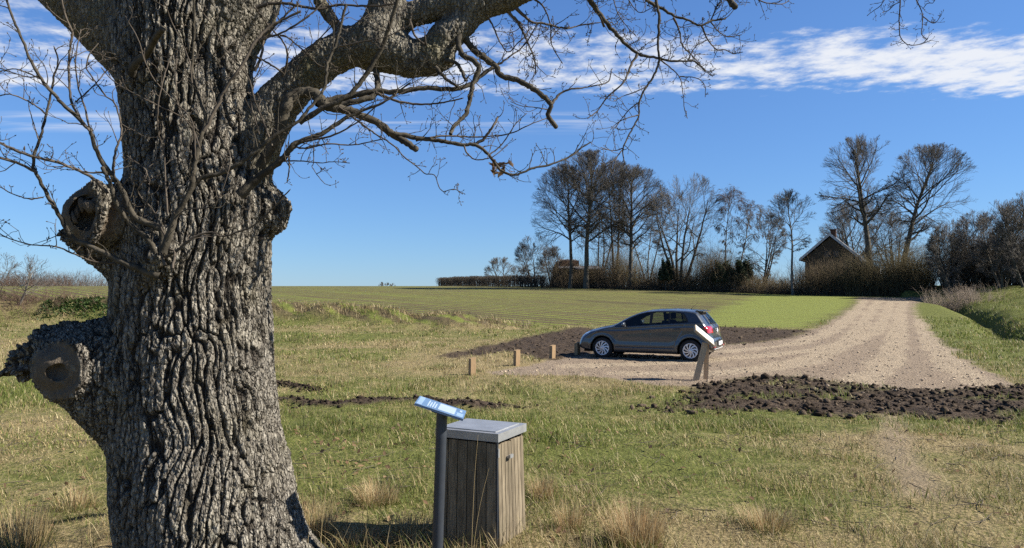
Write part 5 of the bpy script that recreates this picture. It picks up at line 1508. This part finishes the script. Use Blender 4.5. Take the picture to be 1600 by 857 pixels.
T('bare_tree', 'thin bare tree standing behind the right side of the tall grove', 1012, 442, 114, 300, 42, MAT_TB, MAT_TT, crown_bot_py=405, r0=.2, stems=3, spread=.2, n1=22, n2=8, n3=7, n4=6)
T('bare_tree', 'wide fan-shaped bare tree with many spreading stems right of the grove', 1063, 444, 98, 274, 58, MAT_TB, MAT_TT2, cx_px=8, crown_bot_py=405, r0=.34, stems=5, spread=.34, fork=.25, n1=29, n2=9, n3=7, n4=6)
T('birch_tree', 'slender drooping birch with brownish hanging twigs beside the fan-shaped tree', 1133, 444, 96, 290, 26, MAT_BIRCH, MAT_RT, cx_px=10, crown_bot_py=372, r0=.13, fork=.42, droop=.30, steep=.35, n1=26, n2=9, n3=8, n4=6, thin=.009)
T('birch_tree', 'smaller leaning birch with brownish twigs, right of the slender birch', 1148, 444, 95, 312, 24, MAT_BIRCH, MAT_RT, cx_px=28, crown_bot_py=375, r0=.11, fork=.45, lean=.16, droop=.28, steep=.35, n1=22, n2=8, n3=7, n4=6, thin=.009)
T('bare_tree', 'bushy low bare tree between the birches and the lone slender tree', 1188, 446, 92, 326, 36, MAT_TB, MAT_TT2, crown_bot_py=420, r0=.20, stems=4, spread=.32, fork=.22, n1=26, n2=8, n3=7, n4=6)
T('bare_tree', 'lone slender bare tree with a pale lower trunk, left of the house', 1239, 452, 86, 300, 36, MAT_BIRCH, MAT_TT2, cx_px=-2, crown_bot_py=392, r0=.17, fork=.45, n1=20, n2=7, n3=6, n4=6)
T('bare_tree', 'tall bare tree with a thick straight trunk right behind the house gable', 1359, 455, 84, 216, 62, MAT_TB, MAT_TT, cx_px=-8, crown_bot_py=350, r0=.42, fork=.46, n1=25, n2=9, n3=7, n4=6, asym=-.15)
T('bare_tree', 'tall bare tree leaning right at the end of the track, crown swept to the right', 1405, 458, 82, 231, 62, MAT_TB, MAT_TT, cx_px=50, crown_bot_py=360, r0=.36, fork=.36, lean=.10, n1=26, n2=9, n3=7, n4=6, asym=.3)
T('bare_tree', 'dense low bare tree behind the two tall trees, filling the gap under their crowns', 1340, 450, 108, 314, 66, MAT_TB, MAT_TT2, cx_px=12, crown_bot_py=430, r0=.3, stems=6, spread=.42, fork=.2, n1=35, n2=9, n3=7, n4=6)
T('bare_tree', 'many-stemmed bare tree behind the leaning tall tree', 1400, 452, 106, 335, 48, MAT_TB, MAT_TT2, crown_bot_py=430, r0=.26, stems=5, spread=.4, fork=.2, n1=29, n2=8, n3=7, n4=6)
T('bare_tree', 'small fan-shaped bare tree left of the tall grove', 834, 446, 118, 370, 27, MAT_TB, MAT_TT2, crown_bot_py=440, r0=.18, stems=3, spread=.4, fork=.2, n1=26, n2=8, n3=6, n4=6)
T('bare_tree', 'small dark bushy tree between the shed and the small fan-shaped tree', 862, 448, 114, 388, 24, MAT_TB, MAT_TT, crown_bot_py=444, r0=.15, stems=4, spread=.4, fork=.15, n1=23, n2=8, n3=7, n4=6)
T('bare_tree', 'pale distant bare tree furthest left above the clipped hedge', 783, 447, 165, 404, 24, MAT_TB, MAT_TT2, crown_bot_py=444, r0=.2, stems=3, spread=.4, fork=.15, n1=23, n2=8, n3=6, n4=6, thin=.014)
T('bare_tree', 'pale distant low tree beside the one furthest left above the hedge', 812, 447, 165, 416, 16, MAT_TB, MAT_TT2, crown_bot_py=444, r0=.15, stems=3, spread=.5, fork=.1, n1=20, n2=7, n3=6, n4=4, thin=.014)
# right-hand wood
wood_r = [(1490, 72, 350, 34, 'low rounded bare tree at the left edge of the right-hand wood'), (1528, 74, 334, 36, 'second bare tree from the left in the right-hand wood'),
          (1566, 70, 318, 36, 'third and taller bare tree in the right-hand wood'), (1603, 68, 306, 38, 'bare tree cut by the right edge of the picture in the right-hand wood')]
for px, Y, tp, hw, lb in wood_r:
    T('bare_tree', lb, px, 458, Y, tp, hw, MAT_TB, MAT_TT2, crown_bot_py=440, r0=.2, stems=5, spread=.34, fork=.2, n1=32, n2=9, n3=7, n4=6, group='trees of the right-hand wood')
# far trees and the sapling on the left bank
T('distant_tree', 'tiny far-off round bare tree on the left of the bare skyline', 600, 448, 330, 442, 8, MAT_TB, MAT_TT2, crown_bot_py=449, r0=.2, stems=4, spread=.6, fork=.1, n1=12, n2=7, n3=5, n4=3, thin=.04, zbase=1.6)
T('distant_tree', 'tinier far-off bare tree just right of the round one on the skyline', 614, 448, 330, 443.5, 5, MAT_TB, MAT_TT2, crown_bot_py=449, r0=.2, stems=3, spread=.6, fork=.1, n1=10, n2=6, n3=5, n4=3, thin=.04, zbase=1.6)
T('sapling', 'small pale multi-stemmed sapling on the brambly bank at the left edge', 28, 505, 42, 408, 34, MAT_BIRCH, MAT_TT2, cx_px=12, crown_bot_py=470, r0=.09, stems=3, spread=.55, fork=.3, n1=12, n2=6, n3=5, n4=3, thin=.006)
T('sapling', 'bare shrub cut by the left edge, behind the pale sapling', -18, 500, 45, 390, 40, MAT_TB, MAT_TT2, crown_bot_py=470, r0=.08, stems=4, spread=.5, fork=.2, n1=14, n2=7, n3=5, n4=4, thin=.007)

# brushwood: upright thin stems with side twigs, one mass
def brush(name, label, fn, n, h, mats, thin=.010, spread=.22, kids=6, kl=.4, kind='stuff', cat='undergrowth'):
    x, y, hs = fn(n); z = terrain(x, y)
    hs = hs * h * rt.uniform(.45, 1.15, len(x))
    d0 = unit(np.stack([rt.normal(size=len(x)) * spread, rt.normal(size=len(x)) * spread, np.ones(len(x))], 1))
    P = polyl(np.stack([x, y, z - .1], 1), d0, hs, 6, .02, .10)
    Rr = thin * rt.uniform(.9, 2.0, len(x))[:, None] * np.linspace(1, .4, 6)[None]
    g = Geo(); g.add(*tubes(P, Rr, 3))
    t_ = .2 + .8 * rt.random((len(x), kids)); p, r, d = sample_on(P, Rr, np.clip(t_, 0, .999))
    dd = unit(d * .7 + unit(np.cross(d, rt.normal(size=d.shape))) * .75 + np.array([0, 0, .15]))
    Q = polyl(p, dd, np.repeat(hs, kids) * kl * rt.uniform(.4, 1.1, len(p)), 4, .04, .15)
    g.add(*tubes(Q, np.full((len(p), 1), thin * .62) * np.linspace(1, .6, 4)[None], 3))
    o = g.build(name, mats); tag(o, label, cat, kind=kind); return o
HA, HB_ = np.array([4.6, 110.6]), np.array([42.5, 77.0])
def along(a, b, depth, hf=lambda t: 1 + 0 * t, back=True):
    nrm = np.array([-(b - a)[1], (b - a)[0]]); nrm = nrm / np.linalg.norm(nrm)
    def f(n):
        t = rt.random(n); w = rt.random(n) * depth
        q = a + (b - a) * t[:, None] + nrm * w[:, None]
        return q[:, 0], q[:, 1], hf(t) * (1 + .16 * np.sin(t * 37) + .12 * np.sin(t * 91 + 2))
    return f
MAT_BR = mat_twig('brushwood', (.12, .09, .056), .35)
MAT_BR2 = mat_twig('olive_brushwood', (.13, .107, .056), .35)
MAT_BR3 = mat_twig('dark_brushwood', (.078, .064, .048), .35)
hfun = lambda t: (.95 + .45 * noise2(t * 14, 0 * t, 3) + .25 * noise2(t * 45, 0 * t, 4) - .3 * sstep(.05, 0, t)) * (1 + .45 * (rt.random(len(t)) < .12)) * (1 - .16 * np.exp(-((t - .69) / .10) ** 2))
brush('undergrowth', 'brown leafless scrub filling the foot of the trees along the field edge', along(HA, HB_, 7, hfun), 5600, 4.4, MAT_BR, .012)
brush('undergrowth', 'olive brown scrub mixed into the hedge bank along the field edge', along(HA + np.array([2, 0]), HB_, 4, hfun), 2600, 3.8, MAT_BR2, .012)
brush('undergrowth', 'dark low bramble mat along the very edge of the field', along(HA, HB_ + np.array([.5, -.4]), 1.6), 2600, 1.0, MAT_BR3, .013, spread=.7)
brush('undergrowth', 'tall tawny scrub at the end of the gravel track', along(np.array([36.5, 81.5]), np.array([43.6, 76.5]), 4), 1300, 4.2, MAT_BR2, .011)
WA, WB = np.array([43.5, 74.5]), np.array([60, 66.0])
brush('undergrowth', 'dark leafless thicket under the trees of the right-hand wood', along(WA, WB, 8, lambda t: 1 + .5 * t), 3600, 4.6, MAT_BR3, .013)
brush('undergrowth', 'thin pale grey-pink reeds and twigs at the head of the ditch', lambda n: (37.6 + .9 * rt.normal(size=n), 62.5 + 1.6 * rt.normal(size=n), np.ones(n)), 520, 1.5, mat_twig('pale_twigs', (.25, .20, .155), .2), .007, spread=.5)
brush('undergrowth', 'brown brambles on the bank at the left edge', lambda n: (-31 + 4.2 * rt.normal(size=n), 42.6 + 1.3 * rt.normal(size=n), np.ones(n)), 1500, .95, mat_twig('bramble', (.15, .10, .072), .3), .007, spread=.9)
brush('distant_grove', 'far-off low brown grove on the skyline at the left', lambda n: (-205 + 16 * rt.normal(size=n), 330 + 10 * rt.normal(size=n), np.ones(n)), 900, 9, MAT_TT2, .05, spread=.4, cat='grove')
brush('distant_grove', 'far-off scrub line behind the sapling at the left edge', lambda n: (-92 + 9 * rt.normal(size=n), 128 + 4 * rt.normal(size=n), np.ones(n)), 700, 2.3, MAT_RT, .02, spread=.7, cat='grove')

# dead grass and ivy on the banks
def bank_grass(fn, n, h, pal, lab, name, w=.02, lean=(.2, 1.1)):
    x, y = fn(n); z = ground_h(x, y); g = Geo()
    blade_mesh(g, x, y, z - .02, h * rt.uniform(.4, 1.2, len(x)), np.full(len(x), w) * rt.uniform(.6, 1.3, len(x)), rt.uniform(*lean, len(x)), rt.uniform(0, 6.28, len(x)), pal[rt.integers(0, len(pal), len(x))] * rt.uniform(.7, 1.25, (len(x), 1)), .6)
    o = g.build(name, MAT_LEAF); tag(o, lab, 'grass', kind='stuff')
def on_bank(n):
    t = rt.random(n); q = resample(BANK, 200); i = (t * 199).astype(int)
    x, y = q[i, 0] + .8 * rt.normal(size=n), q[i, 1] + 1.25 * rt.normal(size=n)
    k = fbm2(x, y, .8, 2, 133) > -.25; return x[k], y[k]
bank_grass(on_bank, 15000, .30, np.vstack([STRAW, [[.20, .15, .08], [.13, .10, .06]]]), 'dead tussocky grass on the low bank at the foot of the field', 'bank_grass', .03)
def on_dbank(n):
    y = rt.uniform(24, 72, n); q = resample(DITCH, 200); i = np.searchsorted(-q[:, 1], -y).clip(0, 199)
    x = q[i, 0] + rt.uniform(.4, 10, n) ; k = (fbm2(x, y, .7, 2, 135) > -.2) & (x < y * .78); return x[k], y[k]
bank_grass(on_dbank, 15000, .22, np.vstack([GREEN, GREEN * 1.2, [[.28, .22, .12], [.20, .16, .09]]]), 'tussocky green grass on the bank beyond the ditch', 'bank_grass', .03)
def ivy(n):
    x = rt.uniform(-26.5, -19, n); y = 41.9 + .7 * rt.normal(size=n); return x, y
bank_grass(ivy, 5000, .16, np.array([[.045, .085, .02], [.06, .10, .025], [.03, .06, .015]]), 'green leafy creepers on the bank at the left edge', 'creepers', .09, (.5, 1.2))

# clipped hedge
h0 = np.array([ray(681, 446)[0] * 150, 150.0]); h1 = HA + np.array([-.3, .3])
hd = unit(h1 - h0); LH = np.linalg.norm(h1 - h0); hn = np.array([-hd[1], hd[0]])
hedge = empty('clipped_hedge', (h0[0], h0[1], T1(*h0))); tag(hedge, 'long low clipped brown hedge along the skyline left of the trees', 'hedge')
n = 9000; t = rt.random(n) * LH; w = rt.uniform(0, 1.5, n); hh = rt.uniform(.0, 1.0, n) ** .7
q = h0 + hd * t[:, None] + hn * w[:, None]; zz = terrain(q[:, 0], q[:, 1]); top_h = 1.75 + .06 * np.sin(t * .8)
p = np.stack([q[:, 0], q[:, 1], zz + hh * top_h], 1)
P = polyl(p, unit(rt.normal(size=(n, 3)) + np.array([0, 0, .6])), rt.uniform(.25, .6, n), 3, .05, .2)
zc_ = P[:, :, 2] - zz[:, None]; P[:, :, 2] = zz[:, None] + np.minimum(zc_, top_h[:, None] + rt.uniform(-.05, .12, n)[:, None])
g = Geo(); g.add(*tubes(P - np.array(hedge.location), np.full((n, 3), .014), 3)); g.build('twigs', MAT_BR3, hedge)
n = 700; t = np.sort(rt.random(n)) * LH; q = h0 + hd * t[:, None] + hn * rt.uniform(.3, 1.2, n)[:, None]; zz = terrain(q[:, 0], q[:, 1])
P = polyl(np.stack([q[:, 0], q[:, 1], zz - .1], 1), unit(np.array([0, 0, 1.0]) + .15 * rt.normal(size=(n, 3))), np.full(n, 1.75), 4, .02, .08)
g = Geo(); g.add(*tubes(P - np.array(hedge.location), np.full((n, 4), .03), 4)); g.build('stems', MAT_BR3, hedge)

# dark evergreens in the scrub
def evergreen(label, px, py_top, py_bot, hw, Y):
    p = np.array([ray(px, py_bot)[0] * Y, Y]); z = T1(*p); s = Y / FPX
    H = P3(px, py_top, Y)[2] - z; root = empty('evergreen_bush', (p[0], p[1], z)); tag(root, label, 'bush')
    n = 5200; d = unit(rt.normal(size=(n, 3))); d[:, 2] = np.abs(d[:, 2]) * 1.0
    rr = rt.uniform(.55, 1.0, n) ** .5 * (1 + .22 * np.sin(d[:, 0] * 7 + d[:, 2] * 5) + .12 * rt.normal(size=n))
    c = d * rr[:, None] * np.array([hw * s, hw * s, H * .62]) + np.array([0, 0, H * .36])
    a = unit(np.cross(d, rt.normal(size=d.shape))); b_ = np.cross(d, a); w = rt.uniform(.05, .13, n)[:, None]
    V = np.stack([c - a * w, c + b_ * w * .8, c + a * w, c - b_ * w * .5 + d * w], 1).reshape(-1, 3)
    i = np.arange(n)[:, None] * 4
    pal = np.array([[.03, .045, .02], [.045, .062, .026], [.065, .075, .036]])
    g = Geo(); g.add(V, None, np.concatenate([i + [0, 1, 2], i + [0, 2, 3]]), np.repeat(pal[rt.integers(0, 3, n)], 4, 0))
    g.build('foliage', MAT_LEAF, root, smooth=False)
    g = Geo(); g.add(*tubes(np.array([[(0, 0, -.1), (0.05, 0, H * .5)]]), np.array([[.12, .06]]), 6)); g.build('stem', MAT_TB, root)
evergreen('dark rounded evergreen bush under the birches', 1160, 408, 446, 14, 92)
evergreen('dark evergreen bush at the foot of the fan-shaped tree', 1040, 408, 446, 9, 97)
evergreen('low dark evergreen bush between the birches and the lone slender tree', 1128, 412, 446, 14, 93)

# house with its gable towards us
MAT_WALL = mat_basic('dark_brown_boards', (.085, .066, .048), .85, .2, vary=.3, scale=3, stretch=(6, 6, .6))
MAT_ROOF = mat_basic('grey_roof', (.15, .15, .16), .7, .3, vary=.2, scale=4)
MAT_WHITE = mat_basic('white_paint', (.62, .63, .65), .6, .3, vary=.08)
MAT_PANE = mat_basic('window_pane', (.02, .022, .026), .35, .4, vary=.2)
MAT_BRICK = mat_basic('dark_brick', (.085, .05, .036), .85, .2, vary=.3, scale=5)
hY = 95.0; hs_ = hY / FPX
hp = np.array([ray(1297, 450)[0] * hY, hY]); hz = T1(*hp)
house = empty('house', (hp[0], hp[1], hz), R(-29)); tag(house, 'dark wooden house with a steep gable and pale barge boards, half hidden by scrub', 'house')
za = P3(1297, 367, hY)[2] - hz; ze = P3(1297, 407, hY)[2] - hz; hw = 45 * hs_; DL = 9.0
def prism(bm, pts, y0, y1):
    a = [bm.verts.new((x_, y0, z_)) for x_, z_ in pts]; b_ = [bm.verts.new((x_, y1, z_)) for x_, z_ in pts]; n_ = len(pts)
    bm.faces.new(a[::-1]) if False else bm.faces.new(a); bm.faces.new(b_[::-1])
    for i in range(n_): bm.faces.new((a[i], b_[i], b_[(i + 1) % n_], a[(i + 1) % n_]))
    bmesh.ops.recalc_face_normals(bm, faces=bm.faces)
bm = bmesh.new(); prism(bm, [(-hw * .82, 0), (hw * .82, 0), (hw * .82, ze + .25), (0, za - .25), (-hw * .82, ze + .25)], .35, DL); bm_obj('wall', bm, MAT_WALL, house)
bm = bmesh.new()
th = .20
prism(bm, [(-hw, ze), (0, za), (hw, ze), (hw, ze + th), (0, za + th), (-hw, ze + th)], 0, DL + .4); roof = bm_obj('roof', bm, MAT_ROOF, house)
bm = bmesh.new()
prism(bm, [(-hw - .03, ze - .12), (0, za - .14), (hw + .03, ze - .12), (hw + .03, ze + th + .06), (0, za + th + .06), (-hw - .03, ze + th + .06)], -.06, -.004); bm_obj('barge_board', bm, MAT_WHITE, house)
bm = bmesh.new(); add_box(bm, -.1, .55, 2.2, 2.9, za - .6, za + .75); add_box(bm, -.16, .61, 2.14, 2.96, za + .75, za + .87); bm_obj('chimney', bm, MAT_BRICK, roof)
for x0 in (-.75, .35):
    bm = bmesh.new(); add_box(bm, x0, x0 + .8, .30, .36, ze + .35, ze + 1.25); f = bm_obj('window', bm, MAT_WALL, house)
    bm = bmesh.new(); add_box(bm, x0 + .07, x0 + .73, .285, .30 - .002, ze + .42, ze + 1.18); bm_obj('pane', bm, MAT_PANE, f)
bm = bmesh.new(); add_box(bm, hw * .45, hw * 1.05, -.5, .3, ze - 1.15, ze - .55); bm_obj('balcony', bm, MAT_ROOF, house)
bm = bmesh.new(); add_box(bm, hw * 1.08, hw * 1.55, .8, 4, 0, ze - .9); ann = bm_obj('annexe', bm, MAT_WHITE, house)
# shed on the left and a pale low roof beside it
sY_ = 112.0
sp = np.array([ray(889, 446)[0] * sY_, sY_]); sz = T1(*sp); ss = sY_ / FPX
shed = empty('shed', (sp[0], sp[1], sz), R(10)); tag(shed, 'dark brick shed with a plain roof behind the first trunks of the grove', 'shed')
zr_ = P3(889, 406, sY_)[2] - sz; zw_ = P3(889, 420, sY_)[2] - sz
bm = bmesh.new(); prism(bm, [(-1.55, 0), (-1.55, zw_), (-.9, zr_ - .1), (1.6, zr_ - .1), (1.6, 0)], .1, 4.4); bm_obj('wall', bm, MAT_BRICK, shed)
bm = bmesh.new()
for x0, x1 in ((-1.75, 1.85),):
    vs = [bm.verts.new(c) for c in ((x0, -.25, zw_), (x1, -.25, zw_), (x1 - .1, 2.2, zr_), (x0 + .7, 2.2, zr_), (x0, -.25, zw_ + .14), (x1, -.25, zw_ + .14), (x1 - .1, 2.2, zr_ + .14), (x0 + .7, 2.2, zr_ + .14))]
    for f_ in ((3, 2, 1, 0), (4, 5, 6, 7), (0, 1, 5, 4), (1, 2, 6, 5), (2, 3, 7, 6), (3, 0, 4, 7)): bm.faces.new([vs[i] for i in f_])
bm_obj('roof', bm, MAT_ROOF, shed)
bm = bmesh.new(); add_box(bm, .15, 1.15, .06, .098, .1, zw_ - .3); bm_obj('door', bm, MAT_BLACK, shed)
lp = np.array([ray(925, 446)[0] * 110, 110.0]); lz = T1(*lp)
lean = empty('low_outbuilding', (lp[0], lp[1], lz), R(6)); tag(lean, 'low outbuilding with a pale glinting roof right of the shed', 'outbuilding')
zt_ = P3(925, 415, 110)[2] - lz
bm = bmesh.new(); add_box(bm, -2.1, 1.7, .4, 4.5, 0, zt_ - .55); bm_obj('wall', bm, MAT_WALL, lean)
bm = bmesh.new()
vs = [bm.verts.new(c) for c in ((-2.3, 0, zt_ - .55), (1.9, 0, zt_ - .55), (1.9, 4.8, zt_), (-2.3, 4.8, zt_), (-2.3, 0, zt_ - .45), (1.9, 0, zt_ - .45), (1.9, 4.8, zt_ + .1), (-2.3, 4.8, zt_ + .1))]
for f_ in ((3, 2, 1, 0), (4, 5, 6, 7), (0, 1, 5, 4), (1, 2, 6, 5), (2, 3, 7, 6), (3, 0, 4, 7)): bm.faces.new([vs[i] for i in f_])
bm_obj('roof', bm, MAT_ROOF, lean)
bm = bmesh.new(); add_box(bm, -2.0, -.9, .36, .398, .5, 1.0); bm_obj('window', bm, MAT_WHITE, lean)
